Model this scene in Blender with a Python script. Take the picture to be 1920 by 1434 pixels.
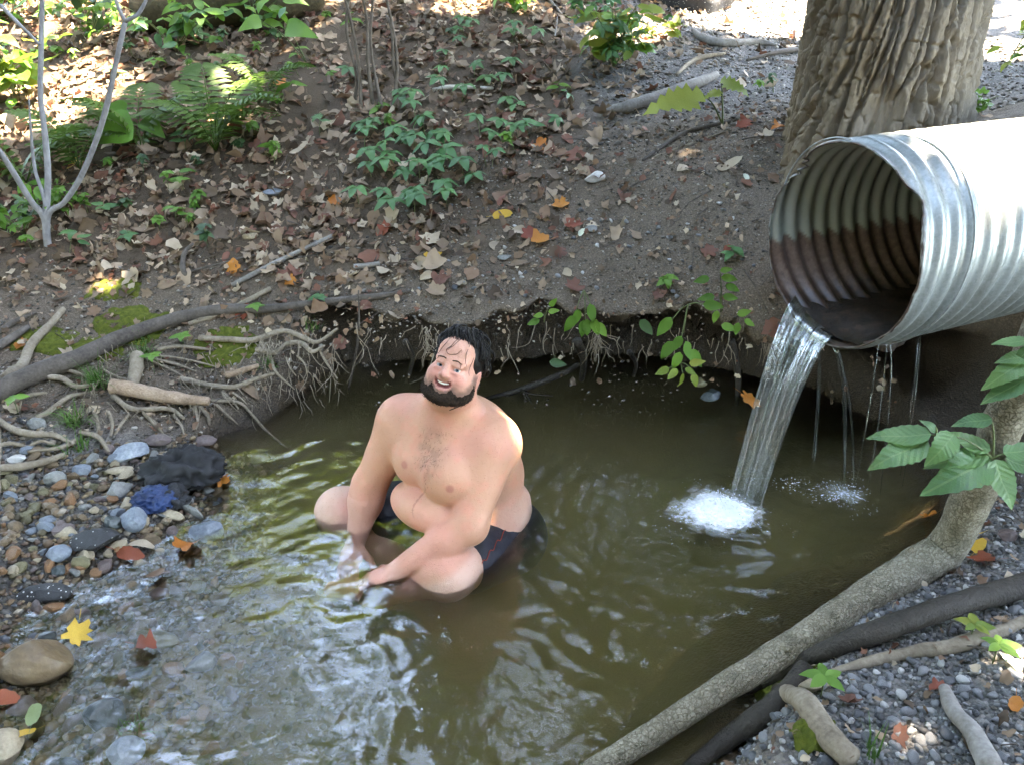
import bpy, math, random
import numpy as np
from mathutils import Vector, Matrix

for _o in list(bpy.data.objects):
    bpy.data.objects.remove(_o)
random.seed(7)
RNG = np.random.default_rng(11)
SC = bpy.context.scene
COL = SC.collection

# ------------------------------------------------------------------ camera
CAM_H, PITCH, FPX = 1.75, math.radians(27.0), 1600.0
cam_d = bpy.data.cameras.new('camera')
cam_d.sensor_width = 36.0
cam_d.lens = 36.0 * FPX / 1920.0
cam_d.clip_start, cam_d.clip_end = 0.05, 400.0
cam = bpy.data.objects.new('camera', cam_d)
COL.objects.link(cam)
cam.location = (0, 0, CAM_H)
cam.rotation_euler = (math.pi / 2 - PITCH, 0, 0)
SC.camera = cam

# ------------------------------------------------------------------ sky and sun
SUN = np.array([0.42, 0.16, 0.89]); SUN /= np.linalg.norm(SUN)
SUN_ELEV = math.asin(SUN[2])
world = bpy.data.worlds.new('World')
SC.world = world
world.use_nodes = True
_nt = world.node_tree
_sky = _nt.nodes.new('ShaderNodeTexSky')
_sky.sky_type = 'NISHITA'
_sky.sun_disc = False
_sky.sun_elevation = SUN_ELEV
_sky.sun_rotation = math.atan2(SUN[0], SUN[1])
_sky.air_density, _sky.dust_density, _sky.ozone_density = 1.0, .8, 2.6
_bg = _nt.nodes['Background']
_bg.inputs['Strength'].default_value = 0.15
_nt.links.new(_sky.outputs[0], _bg.inputs['Color'])
sun_d = bpy.data.lights.new('sun', 'SUN')
sun_d.energy, sun_d.angle, sun_d.color = 2.6, math.radians(0.55), (1.0, 0.95, 0.86)
sun = bpy.data.objects.new('sun', sun_d)
COL.objects.link(sun)
sun.rotation_euler = Vector(SUN).to_track_quat('Z', 'Y').to_euler()
sun.location = (4, -3, 9)

SC.render.engine = 'CYCLES'
SC.cycles.use_denoising = True
SC.cycles.max_bounces = 8
SC.cycles.diffuse_bounces = 3
SC.cycles.glossy_bounces = 3
SC.cycles.transmission_bounces = 6
SC.cycles.transparent_max_bounces = 12
SC.cycles.volume_bounces = 1
SC.cycles.sample_clamp_indirect = 6.0
SC.cycles.caustics_reflective = False
SC.cycles.caustics_refractive = False
vs = SC.view_settings
vs.view_transform, vs.look, vs.gamma, vs.exposure = 'Standard', 'None', 1.0, 5.75
vs.use_curve_mapping = False
vs.use_white_balance = True            # set for open shade, as the photograph is
vs.white_balance_temperature, vs.white_balance_tint = 8500, 12

# ------------------------------------------------------------------ helpers
CAMP = np.array([0, 0, CAM_H])
FW = np.array([0, math.cos(PITCH), -math.sin(PITCH)])
UPV = np.array([0, math.sin(PITCH), math.cos(PITCH)])
RT = np.array([1.0, 0, 0])

def ray(px, py):
    return FW + (px - 960) / FPX * RT + (717 - py) / FPX * UPV
def at_z(px, py, z=0.0):
    r = ray(px, py); return CAMP + (z - CAM_H) / r[2] * r
def at_y(px, py, y):
    r = ray(px, py); return CAMP + y / r[1] * r
def at_d(px, py, d):
    return CAMP + d * ray(px, py)

def sstep(a, b, x):
    t = np.clip((x - a) / (b - a), 0, 1); return t * t * (3 - 2 * t)
def nrm(v):
    v = np.asarray(v, float); return v / (np.linalg.norm(v) + 1e-12)

def _hash(ix, iy, iz, seed):
    h = (ix.astype(np.int64) * 374761393 + iy.astype(np.int64) * 668265263 + iz.astype(np.int64) * 2147483647 + seed * 974711) & 0xFFFFFFFF
    h = ((h ^ (h >> 13)) * 1274126177) & 0xFFFFFFFF
    h = ((h ^ (h >> 16)) * 2246822519) & 0xFFFFFFFF
    return ((h ^ (h >> 15)) & 0xFFFFFF) / float(0xFFFFFF)
def vnoise(p, seed=0):
    p = np.asarray(p, float)
    i = np.floor(p).astype(np.int64); f = p - i; f = f * f * (3 - 2 * f)
    r = 0
    for dx in (0, 1):
        wx = f[..., 0] if dx else 1 - f[..., 0]
        for dy in (0, 1):
            wy = f[..., 1] if dy else 1 - f[..., 1]
            for dz in (0, 1):
                wz = f[..., 2] if dz else 1 - f[..., 2]
                r = r + wx * wy * wz * _hash(i[..., 0] + dx, i[..., 1] + dy, i[..., 2] + dz, seed)
    return r * 2 - 1
def fbm(p, octv=4, seed=0, gain=0.5):
    p = np.asarray(p, float); a, s, r = 1.0, 0.0, 0
    for k in range(octv):
        r = r + a * vnoise(p * 2 ** k, seed + k); s += a; a *= gain
    return r / s
def xy3(x, y, z=0.0):
    x, y = np.broadcast_arrays(np.asarray(x, float), np.asarray(y, float))
    return np.stack([x, y, np.full_like(x, z)], -1)

def mesh_data(name, V, Fc, smooth=True, col=None, mat=None, fcol=None):
    me = bpy.data.meshes.new(name)
    V = np.asarray(V, np.float32)
    if isinstance(Fc, np.ndarray):
        n, k = Fc.shape
        me.vertices.add(len(V)); me.vertices.foreach_set('co', V.ravel())
        me.loops.add(n * k); me.loops.foreach_set('vertex_index', Fc.astype(np.int32).ravel())
        me.polygons.add(n)
        me.polygons.foreach_set('loop_start', np.arange(0, n * k, k, dtype=np.int32))
        me.update(calc_edges=True)
    else:
        me.from_pydata([tuple(v) for v in V.tolist()], [], [tuple(f) for f in Fc])
        me.update()
    me.polygons.foreach_set('use_smooth', np.full(len(me.polygons), bool(smooth)))
    if col is not None:
        a = me.color_attributes.new('col', 'FLOAT_COLOR', 'POINT')
        c = np.ones((len(V), 4), np.float32); c[:, :3] = np.asarray(col)[:, :3]
        a.data.foreach_set('color', c.ravel())
    if mat is not None:
        me.materials.append(mat)
    me.validate()
    return me
def link(name, me, parent=None):
    o = bpy.data.objects.new(name, me); COL.objects.link(o)
    if parent is not None:
        o.parent = parent
    return o
def mk(name, V, Fc, mat, parent=None, smooth=True, col=None):
    return link(name, mesh_data(name, V, Fc, smooth, col, mat), parent)
def tag(o, label=None, cat=None, group=None, kind=None):
    if label: o['label'] = label
    if cat: o['category'] = cat
    if group: o['group'] = group
    if kind: o['kind'] = kind
    return o
def empty(name, loc=(0, 0, 0), rot=(0, 0, 0), s=1.0):
    o = bpy.data.objects.new(name, None); COL.objects.link(o)
    o.location = tuple(float(v) for v in loc); o.rotation_euler = rot; o.scale = (s, s, s)
    o.empty_display_size = 0.05
    return o
def local(o, V):
    """world vertices -> the frame of an unrotated empty"""
    return np.asarray(V, float) - np.array(o.location[:])

class Buf:
    """collects pieces of one mesh"""
    def __init__(s): s.V, s.F, s.C, s.n = [], [], [], 0
    def add(s, V, Fc, c=None):
        V = np.asarray(V, float); s.V.append(V)
        s.F.extend([tuple(int(i) + s.n for i in f) for f in Fc]); s.n += len(V)
        if c is not None: s.C.append(np.broadcast_to(np.asarray(c, float), (len(V), 3)))
    def build(s, name, mat, parent=None, smooth=True):
        col = np.concatenate(s.C) if s.C else None
        return mk(name, np.concatenate(s.V), s.F, mat, parent, smooth, col)

def spline(P, n):
    """Catmull-Rom through the points, n samples"""
    P = np.asarray(P, float)
    if len(P) == 2:
        t = np.linspace(0, 1, n)[:, None]; return P[0] * (1 - t) + P[1] * t
    Q = np.vstack([2 * P[0] - P[1], P, 2 * P[-1] - P[-2]])
    out = []
    for u in np.linspace(0, len(P) - 1 - 1e-9, n):
        i = int(u); t = u - i; a, b, c, d = Q[i:i + 4]
        out.append(0.5 * ((2 * b) + (c - a) * t + (2 * a - 5 * b + 4 * c - d) * t * t + (3 * b - a - 3 * c + d) * t ** 3))
    return np.array(out)
def tube(P, R, seg=8, rough=0.0, seed=0, cap=True, freq=14.0):
    P = np.asarray(P, float); n = len(P)
    R = np.interp(np.linspace(0, 1, n), np.linspace(0, 1, len(R)), R) if np.ndim(R) else np.full(n, R)
    T = np.gradient(P, axis=0); T /= np.linalg.norm(T, axis=1)[:, None] + 1e-12
    u = np.cross(T[0], [0.3, 0.2, 1.0]); u = nrm(u)
    V = []
    a = np.linspace(0, 2 * math.pi, seg, endpoint=False)
    for i in range(n):
        u = nrm(u - T[i] * np.dot(u, T[i])); w = np.cross(T[i], u)
        V.append(P[i] + R[i] * (np.cos(a)[:, None] * u + np.sin(a)[:, None] * w))
    V = np.array(V)
    if rough:
        d = V - P[:, None]; nz = fbm(V * freq, 3, seed)[..., None]
        V = P[:, None] + d * (1 + rough * nz)
    Fc = []
    for i in range(n - 1):
        for j in range(seg):
            k = (j + 1) % seg
            Fc.append((i * seg + j, i * seg + k, (i + 1) * seg + k, (i + 1) * seg + j))
    V = V.reshape(-1, 3)
    if cap:
        m = len(V); V = np.vstack([V, P[0] - T[0] * R[0] * .3, P[-1] + T[-1] * R[-1] * .3])
        for j in range(seg):
            k = (j + 1) % seg
            Fc.append((k, j, m)); Fc.append(((n - 1) * seg + j, (n - 1) * seg + k, m + 1))
    return V, Fc
def basis(z, x=None):
    z = nrm(z)
    x = np.array([1.0, 0, 0]) if x is None else np.asarray(x, float)
    x = x - z * np.dot(x, z)
    if np.linalg.norm(x) < 1e-6: x = np.array([0, 1.0, 0]) - z * z[1]
    x = nrm(x); return np.stack([x, np.cross(z, x), z], 1)
def rotz(a):
    c, s = math.cos(a), math.sin(a); return np.array([[c, -s, 0], [s, c, 0], [0, 0, 1.0]])
def rotx(a):
    c, s = math.cos(a), math.sin(a); return np.array([[1.0, 0, 0], [0, c, -s], [0, s, c]])
def roty(a):
    c, s = math.cos(a), math.sin(a); return np.array([[c, 0, s], [0, 1.0, 0], [-s, 0, c]])

# ------------------------------------------------------------------ materials
class NT:
    def __init__(s, name):
        s.m = bpy.data.materials.new(name); s.m.use_nodes = True
        s.t = s.m.node_tree; s.t.nodes.clear()
        s.out = s.n('OutputMaterial')
    def n(s, kind, **kw):
        nd = s.t.nodes.new('ShaderNode' + kind)
        for k, v in kw.items():
            if k in nd.inputs: nd.inputs[k].default_value = v
            else: setattr(nd, k, v)
        return nd
    def l(s, a, b): s.t.links.new(a, b)
    def ramp(s, fac, stops, interp='LINEAR'):
        r = s.n('ValToRGB'); cr = r.color_ramp; cr.interpolation = interp
        while len(cr.elements) < len(stops): cr.elements.new(0.5)
        for e, (p, c) in zip(cr.elements, stops):
            e.position = p; e.color = (*c, 1) if len(c) == 3 else c
        s.l(fac, r.inputs[0]); return r.outputs[0]
    def mix(s, fac, a, b, mode='MIX'):
        m = s.n('Mix', data_type='RGBA', blend_type=mode)
        for sock, v in ((m.inputs[0], fac), (m.inputs[6], a), (m.inputs[7], b)):
            if hasattr(v, 'is_output'): s.l(v, sock)
            elif np.ndim(v): sock.default_value = (*v, 1)
            else: sock.default_value = v
        return m.outputs[2]
    def coord(s, kind='Object', scale=None):
        c = s.n('TexCoord').outputs[kind]
        if scale is None: return c
        mp = s.n('Mapping'); mp.inputs['Scale'].default_value = scale
        s.l(c, mp.inputs[0]); return mp.outputs[0]
    def noise(s, vec, scale, detail=4, rough=0.55, dist=0.0):
        n = s.n('TexNoise', Scale=scale, Detail=detail, Roughness=rough, Distortion=dist)
        s.l(vec, n.inputs['Vector']); return n.outputs['Fac']
    def math(s, op, a, b=0.0, clamp=False):
        m = s.n('Math', operation=op, use_clamp=clamp)
        for sock, v in zip(m.inputs, (a, b)):
            if hasattr(v, 'is_output'): s.l(v, sock)
            else: sock.default_value = v
        return m.outputs[0]
    def bump(s, h, strength=0.5, dist=0.01, normal=None):
        b = s.n('Bump', Strength=strength, Distance=dist); s.l(h, b.inputs['Height'])
        if normal is not None: s.l(normal, b.inputs['Normal'])
        return b.outputs[0]
    def princ(s, col, rough=0.6, normal=None, spec=0.5, metal=0.0, **kw):
        p = s.n('BsdfPrincipled')
        for sock, v in ((p.inputs['Base Color'], col), (p.inputs['Roughness'], rough), (p.inputs['Metallic'], metal), (p.inputs['Specular IOR Level'], spec)):
            if hasattr(v, 'is_output'): s.l(v, sock)
            elif np.ndim(v): sock.default_value = (*v, 1)
            else: sock.default_value = v
        if normal is not None: s.l(normal, p.inputs['Normal'])
        for k, v in kw.items(): p.inputs[k].default_value = v
        return p.outputs[0]
    def done(s, sh, vol=None):
        if sh is not None: s.l(sh, s.out.inputs['Surface'])
        if vol is not None: s.l(vol, s.out.inputs['Volume'])
        return s.m

def m_leaf(name, cols, rough=0.5, trans=0.35, spec=0.4, attr=False, var=0.25, veins=False):
    """leaf: per-object random hue, mottling, light shining through"""
    t = NT(name)
    if attr:
        base = t.n('Attribute', attribute_name='col').outputs['Color']
    else:
        base = t.ramp(t.n('ObjectInfo').outputs['Random'], [(i / max(1, len(cols) - 1), c) for i, c in enumerate(cols)])
    nz = t.noise(t.coord('Object'), 38, 3)
    col = t.mix(t.math('MULTIPLY', t.math('SUBTRACT', nz, 0.42), 2.0 * var, True), base, (0.02, 0.014, 0.006))
    nrm_ = t.bump(t.noise(t.coord('Object'), 60, 2), 0.35, 0.004)
    if veins:       # blades are built along their own +Y: midrib and side veins follow
        sx = t.n('SeparateXYZ'); t.l(t.coord('Object'), sx.inputs[0])
        ax_ = t.math('ABSOLUTE', sx.outputs[0])
        rib = t.math('LESS_THAN', ax_, .012)
        sv = t.math('GREATER_THAN', t.math('SINE', t.math('MULTIPLY', t.math('SUBTRACT', sx.outputs[1], t.math('MULTIPLY', ax_, 1.1)), 52.0)), .90)
        vn = t.math('MAXIMUM', rib, t.math('MULTIPLY', sv, .25))
        col = t.mix(t.math('MULTIPLY', vn, .35), col, (.20, .30, .12))
        bl = t.noise(t.coord('Object'), 9, 4, .7)
        col = t.mix(t.ramp(bl, [(.60, (0,) * 3), (.70, (.55,) * 3)]), col, (.16, .13, .03))
        nrm_ = t.bump(t.math('SINE', t.math('MULTIPLY', t.math('SUBTRACT', sx.outputs[1], t.math('MULTIPLY', ax_, 1.1)), 52.0)), .12, .012, nrm_)
    p = t.princ(col, rough, nrm_, spec)
    if trans:
        tr = t.n('BsdfTranslucent'); t.l(col, tr.inputs[0])
        mx = t.n('MixShader'); mx.inputs[0].default_value = trans
        t.l(p, mx.inputs[1]); t.l(tr.outputs[0], mx.inputs[2]); p = mx.outputs[0]
    return t.done(p)
def m_mottle(name, stops, scale=20, rough=0.7, bump=0.4, bdist=0.004, spec=0.35, rnd=0.0, detail=5, stretch=None, bscale=None, metal=0.0):
    """noise-ramped surface; rnd shifts the ramp by a per-object random value"""
    t = NT(name)
    co = t.coord('Object', stretch)
    nz = t.noise(co, scale, detail, 0.6)
    fac = nz
    if rnd:
        fac = t.math('ADD', nz, t.math('MULTIPLY', t.math('SUBTRACT', t.n('ObjectInfo').outputs['Random'], 0.5), rnd))
    col = t.ramp(fac, stops)
    h = t.noise(co, bscale or scale * 3, 4, 0.65)
    return t.done(t.princ(col, rough, t.bump(h, bump, bdist), spec, metal))
# ------------------------------------------------------------------ the lie of the land
POOL = np.array([(-1.15, 2.95), (-1.0, 3.1), (-.80, 3.17), (-.5, 3.2), (-.15, 3.17), (.22, 3.2), (.6, 3.22), (.92, 3.12), (1.12, 3.0), (1.31, 2.95),
                 (1.55, 2.85), (1.58, 2.6), (1.42, 2.38), (1.27, 2.18), (1.07, 2.03), (.82, 1.83), (.66, 1.65), (.47, 1.41), (.33, 1.08), (-.2, .98),
                 (-.7, .95), (-1.0, .6), (-1.7, .5), (-1.5, 1.0), (-1.28, 1.45), (-1.32, 1.72), (-1.33, 1.98), (-1.12, 2.15), (-1.03, 2.42), (-1.12, 2.72)])
CTRL = np.array([
    (-1.25, 3.2, .15), (-.9, 3.3, .25), (-.4, 3.25, .33), (.1, 3.25, .37), (.5, 3.27, .37), (.95, 3.2, .41), (.1, 3.5, .47), (-.5, 3.5, .42),
    (-2.3, 4, .46), (-.93, 4, .58), (-3.5, 6.5, 1.28), (-1.3, 6.5, 1.38), (.15, 6.5, 1.40), (-1.05, 5, .97), (-2.7, 5, .86), (.1, 5, 1.02), (.1, 4, .70),
    (1.0, 3.5, .66), (1.2, 3.95, .90), (1.3, 4.8, 1.04), (1.6, 6, 1.2), (2, 7, 1.3), (2.05, 4, 1.0), (2.8, 5, 1.1), (1.55, 3.2, .46), (1.8, 3.45, .9),
    (2.1, 3.1, .95), (1.8, 2.98, .26), (1.75, 2.7, .18), (2.3, 2.7, .6), (-1.5, 2.95, .12), (-1.9, 3.0, .18), (-2.4, 3.2, .24), (-1.45, 2.72, .07), (-1.9, 2.5, .10), (-1.6, 2.2, .05),
    (-1.5, 1.75, .04), (-1.55, 1.3, .05), (-2.2, 1.6, .14), (-2.6, 2.4, .2), (1.6, 2.35, .2), (1.45, 2.05, .2), (1.2, 1.75, .21), (1.05, 1.4, .25), (.75, 1.35, .2),
    (.8, .9, .25), (.1, .7, .16), (.1, .2, .25), (-.5, .5, .12), (2, 1.5, .35), (2.2, 2.1, .4), (-2.2, .6, .15), (4, 3, 1.2), (4.3, 6.5, 1.35), (-4.5, 4, .6), (-4.8, 2, .5)])
def _tps_k(r): return np.where(r > 0, r * r * np.log(r + 1e-9), 0)
_n = len(CTRL)
_A = np.zeros((_n + 3, _n + 3))
_A[:_n, :_n] = _tps_k(np.linalg.norm(CTRL[:, None, :2] - CTRL[None, :, :2], axis=-1)) + np.eye(_n) * 0.004
_A[:_n, _n] = 1; _A[:_n, _n + 1:] = CTRL[:, :2]; _A[_n, :_n] = 1; _A[_n + 1:, :_n] = CTRL[:, :2].T
_w = np.linalg.solve(_A, np.concatenate([CTRL[:, 2], [0, 0, 0]]))
def tps(x, y):
    sh = np.shape(x); x = np.ravel(x); y = np.ravel(y); out = np.empty(len(x))
    for i in range(0, len(x), 40000):
        xs, ys = x[i:i + 40000], y[i:i + 40000]
        r = np.sqrt((xs[:, None] - CTRL[:, 0]) ** 2 + (ys[:, None] - CTRL[:, 1]) ** 2)
        out[i:i + 40000] = _tps_k(r) @ _w[:_n] + _w[_n] + _w[_n + 1] * xs + _w[_n + 2] * ys
    return out.reshape(sh)
def pool_dist(x, y):
    """signed distance to the water's edge, positive on land"""
    x = np.asarray(x, float); y = np.asarray(y, float)
    d2 = np.full(x.shape, 1e9); ins = np.zeros(x.shape, bool)
    for (ax, ay), (bx, by) in zip(POOL, np.roll(POOL, -1, 0)):
        ex, ey = bx - ax, by - ay
        t = np.clip(((x - ax) * ex + (y - ay) * ey) / (ex * ex + ey * ey), 0, 1)
        d2 = np.minimum(d2, (x - ax - t * ex) ** 2 + (y - ay - t * ey) ** 2)
        c = ((ay > y) != (by > y)) & (x < (bx - ax) * (y - ay) / (by - ay + 1e-12) + ax)
        ins ^= c
    return np.where(ins, -1, 1) * np.sqrt(d2)
def back_w(x, y):
    """1 along the undercut far bank"""
    return sstep(2.75, 3.05, y) * sstep(-1.05, -.75, x) * (1 - sstep(1.75, 2.0, x))
def height(x, y, detail=True):
    x = np.asarray(x, float); y = np.asarray(y, float)
    xc, yc = np.clip(x, -5.5, 5.0), np.clip(y, -1.0, 8.5)
    q = xy3(x, y)
    dist = pool_dist(x, y) + 0.05 * fbm(q * 3.1, 3, 5) * (1 - .4 * back_w(x, y))
    land = tps(xc, yc) + 0.22 * np.maximum(0, y - 8.5) + .06 * np.maximum(0, np.abs(x) - 5.3)
    land = np.maximum(land, 0.015)
    if detail:
        amp = 0.35 + 0.65 * sstep(.05, .5, dist)
        land = land + amp * (0.030 * fbm(q * 4.3, 4, 21) + 0.012 * fbm(q * 19, 3, 33))
    steep = 0.07 + 0.25 * (1 - sstep(-1.15, -.85, x)) * (1 - sstep(2.6, 2.9, y)) + .1 * sstep(.3, .6, x) * (1 - sstep(2.2, 2.6, y))
    din = np.maximum(0, -dist)
    shallow = (1 - sstep(-.95, -.35, x)) * (1 - sstep(2.25, 2.75, y)) + (1 - sstep(1.0, 1.5, y)) * .3
    maxd = .29 - .225 * np.clip(shallow, 0, 1) - .14 * sstep(2.65, 3.05, y)
    bed = -np.minimum(maxd, .55 * din * (1 - .6 * np.clip(shallow, 0, 1)) + .02)
    if detail:
        bed = bed + .018 * fbm(q * 7, 3, 51)
    k = sstep(-.01, 1, dist / steep)
    return bed * (1 - k) + land * k
_hx, _hy = np.arange(-7, 7.01, .02), np.arange(-4, 14.5, .02)
_HX, _HY = np.meshgrid(_hx[::1], _hy)
HG = np.zeros_like(_HX)
_near = (_hy > .5) & (_hy < 7.5)
HG[_near] = height(_HX[_near], _HY[_near])
_far = np.where(~_near)[0]
for _r0 in range(0, len(_far), 5):      # far rows need no more than a coarse look
    _r = _far[_r0]; _row = height(_hx[::8], np.full(len(_hx[::8]), _hy[_r]), False)
    HG[_far[_r0:_r0 + 5]] = np.interp(_hx, _hx[::8], _row)
def hq(x, y):
    """height by look-up"""
    u = np.clip((np.asarray(x, float) + 7) / .02, 0, len(_hx) - 2.001); v = np.clip((np.asarray(y, float) + 4) / .02, 0, len(_hy) - 2.001)
    i, j = u.astype(int), v.astype(int); a, b = u - i, v - j
    return (HG[j, i] * (1 - a) + HG[j, i + 1] * a) * (1 - b) + (HG[j + 1, i] * (1 - a) + HG[j + 1, i + 1] * a) * b
def ground_z(x, y): return float(hq(np.array([x]), np.array([y]))[0])
_tm = np.arange(.8, 16, .01)
def G(px, py, up=0.0):
    """the point of the ground seen at a photo pixel"""
    P = CAMP + _tm[:, None] * ray(px, py)
    h = hq(P[:, 0], P[:, 1])
    i = int(np.argmax(P[:, 2] < np.maximum(h, -.02)))
    p = P[i].copy(); p[2] = h[i] + up
    return p
def ground_n(x, y, e=.04):
    z = hq(np.array([x - e, x + e, x, x]), np.array([y, y, y - e, y + e]))
    return nrm([-(z[1] - z[0]) / (2 * e), -(z[3] - z[2]) / (2 * e), 1])

def axis(lo, hi, fine, a, b, grow=1.35):
    v = [a]
    while v[-1] < b: v.append(v[-1] + fine)
    s, u = fine, [v[-1]]
    while u[-1] < hi: s *= grow; u.append(u[-1] + s)
    s, w = fine, [a]
    while w[-1] > lo: s *= grow; w.append(w[-1] - s)
    return np.array(w[:0:-1] + v + u[1:])
gx = axis(-90, 90, .021, -2.7, 2.7, 1.06); gy = axis(-40, 120, .021, .9, 4.4, 1.06)
X, Y = np.meshgrid(gx, gy)
Z = height(X, Y)
_d = pool_dist(X, Y)
_b = back_w(X, Y)
_under = .50 + .1 * fbm(xy3(X * 2.2, Y * 0), 2, 77)
_s = sstep(0.0, 1.0, (.37 + .10 * fbm(xy3(X * 4, Y * 0), 3, 9) - Z) / .10) * sstep(-.16, -.03, _d) * _b
Yd = Y + _under * _s * (1 - sstep(.25, .5, _d))
rough = .03 * fbm(np.stack([X * 9, Yd * 9, Z * 9], -1), 4, 91) * _b * sstep(-.12, 0, _d) * (1 - sstep(.1, .4, _d))
Yd = Yd - rough; Zd = Z + .6 * rough * (Z < .5)
nx, ny = len(gx), len(gy)
idx = np.arange(nx * ny).reshape(ny, nx)
quads = np.stack([idx[:-1, :-1], idx[:-1, 1:], idx[1:, 1:], idx[1:, :-1]], -1).reshape(-1, 4)
# what the ground is made of: R leaf mould, G gravel, B stream bed
_leafy = sstep(3.5, 4.0, Y + .25 * fbm(xy3(X, Y) * 2, 3, 3)) * (1 - sstep(-.1, .9, X - .35 * (Y - 4) + .3 * fbm(xy3(X, Y) * 1.5, 3, 4)))
_grav = np.maximum((1 - sstep(-1.2, -.9, X)) * (1 - sstep(2.65, 2.95, Y)), sstep(.45, .7, X) * (1 - sstep(2.1, 2.5, Y)))
_grav = np.maximum(_grav, sstep(.2, .7, X) * sstep(4.2, 5.0, Y))
_bed = 1 - sstep(-.02, .02, Z)
gcol = np.stack([_leafy, _grav, _bed], -1).reshape(-1, 3)
# soaked soil above the water line; damp plus painted shade in the undercut and under the pipe
_wet_shade = (1 - sstep(.03, .10, Z + .03 * fbm(xy3(X, Y) * 6, 3, 12))) * (_d > -.3)
_wet_shade = np.maximum(_wet_shade, _b * (1 - sstep(.24, .36, Z)) * (_d < .4))
_wet_shade = np.maximum(_wet_shade, sstep(1.0, 1.25, X) * (1 - sstep(2.15, 2.5, X)) * sstep(2.15, 2.45, Y) * (1 - sstep(.35, .55, Z + .06 * fbm(xy3(X, Y) * 4, 3, 13))))
t = NT('soil')
zone = t.n('SeparateColor'); t.l(t.n('Attribute', attribute_name='col').outputs['Color'], zone.inputs[0])
co = t.coord('Object')
n1 = t.noise(co, 3.0, 6, .65); n2 = t.noise(co, 26, 5, .7); n3 = t.noise(co, 150, 3, .6)
soil = t.mix(n2, t.ramp(n1, [(.3, (.054, .039, .026)), (.55, (.100, .075, .052)), (.75, (.146, .112, .080))]), (.176, .140, .106), 'MIX')
soil = t.mix(.55, soil, t.ramp(n3, [(.38, (.025, .018, .012)), (.55, (.11, .083, .060)), (.72, (.27, .22, .17))]))
mould = t.mix(n2, t.ramp(n3, [(.3, (.030, .020, .012)), (.6, (.095, .065, .042)), (.8, (.18, .13, .09))]), (.07, .05, .033))
vo = t.n('TexVoronoi', Scale=85.0); t.l(co, vo.inputs['Vector'])
grav = t.mix(.75, t.ramp(t.n('SeparateColor').outputs[0], [(0, (.1, .1, .1)), (1, (.2, .2, .2))]), t.ramp(vo.outputs['Color'], [(.0, (.035, .034, .036)), (.4, (.10, .095, .092)), (.75, (.17, .155, .14)), (1.0, (.34, .32, .30))]))
bed = t.mix(n2, t.ramp(n1, [(.35, (.085, .056, .024)), (.6, (.15, .10, .044)), (.8, (.21, .14, .065))]), t.ramp(n3, [(.3, (.05, .036, .017)), (.7, (.22, .15, .078))]))
c = t.mix(zone.outputs[0], soil, mould)
c = t.mix(zone.outputs[1], c, grav)
c = t.mix(zone.outputs[2], c, bed)
vd = t.math('MULTIPLY', vo.outputs['Distance'], -1.0)
hh = t.math('ADD', t.math('ADD', t.math('MULTIPLY', n2, .8), t.math('MULTIPLY', n3, .5)), t.math('MULTIPLY', vd, t.math('MULTIPLY', zone.outputs[1], 1.2)))
wet = t.n('Attribute', attribute_name='wet').outputs['Fac']  # damp of the soil together with the shade painted in
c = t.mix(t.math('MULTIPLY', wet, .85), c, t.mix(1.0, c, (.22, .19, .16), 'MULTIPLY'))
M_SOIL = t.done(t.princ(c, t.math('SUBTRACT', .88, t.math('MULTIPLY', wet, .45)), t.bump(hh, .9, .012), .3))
_wa = None
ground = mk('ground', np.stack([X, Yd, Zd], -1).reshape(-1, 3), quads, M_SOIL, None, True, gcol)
_wa = ground.data.attributes.new('wet', 'FLOAT', 'POINT'); _wa.data.foreach_set('value', np.clip(_wet_shade, 0, 1).ravel().astype(np.float32))  # carries damp and painted shade alike
tag(ground, 'dark pebbly soil of the banks and hillside', None, None, 'structure')

# ------------------------------------------------------------------ water
SPL = np.array([.80, 2.50])
wx = np.arange(-2.25, 2.02, .0125); wy = np.arange(.15, 3.8, .0125)
WX, WY = np.meshgrid(wx, wy)
r1 = np.hypot(WX - SPL[0], WY - SPL[1])
r2 = np.hypot(WX - 1.22, WY - 2.68)
q = xy3(WX, WY)
warp = .06 * fbm(q * 4, 3, 60)
wz = .0036 * np.exp(-r1 / .45) * np.sin((r1 + warp * 1.6) * 62) * sstep(.05, .2, r1)
wz += .004 * np.exp(-r2 / .3) * np.sin((r2 + warp) * 75)
ang = .6
qa = np.stack([(WX * math.cos(ang) + WY * math.sin(ang)) * 8, (-WX * math.sin(ang) + WY * math.cos(ang)) * 15, 0 * WX], -1)
wz += (.0036 + .0018 * sstep(-.2, -.9, WX)) * fbm(qa * .8 + warp[..., None] * 30, 3, 61) + .0010 * fbm(qa * 2.3 + 7, 2, 67)
wz += .0042 * np.exp(-r1 / .8) * fbm(q * 26, 3, 62)
wz += .016 * np.exp(-(r1 / .16) ** 2) * fbm(q * 30, 3, 66)
ny_, nx_ = WX.shape
top = np.stack([WX, WY, wz], -1).reshape(-1, 3)
ii = np.arange(nx_ * ny_).reshape(ny_, nx_)
wq = np.stack([ii[:-1, :-1], ii[:-1, 1:], ii[1:, 1:], ii[1:, :-1]], -1).reshape(-1, 4)
loop = np.concatenate([ii[0, :], ii[1:, -1], ii[-1, -2::-1], ii[-2:0:-1, 0]])
low = top[loop].copy(); low[:, 2] = -.75
N0 = len(top)
faces = wq.tolist()
L = len(loop)
for a in range(L):
    b_ = (a + 1) % L
    faces.append((int(loop[b_]), int(loop[a]), N0 + a, N0 + b_))
faces.append(tuple(N0 + a for a in range(L - 1, -1, -1)))
t = NT('stream_water')
co = t.coord('Object')
f1 = t.noise(t.coord('Object', (22, 40, 1)), 1.0, 3, .6, .6)
nb = t.bump(f1, .08, .012)
lw = t.n('Fresnel', IOR=1.5); t.l(nb, lw.inputs['Normal'])
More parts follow.
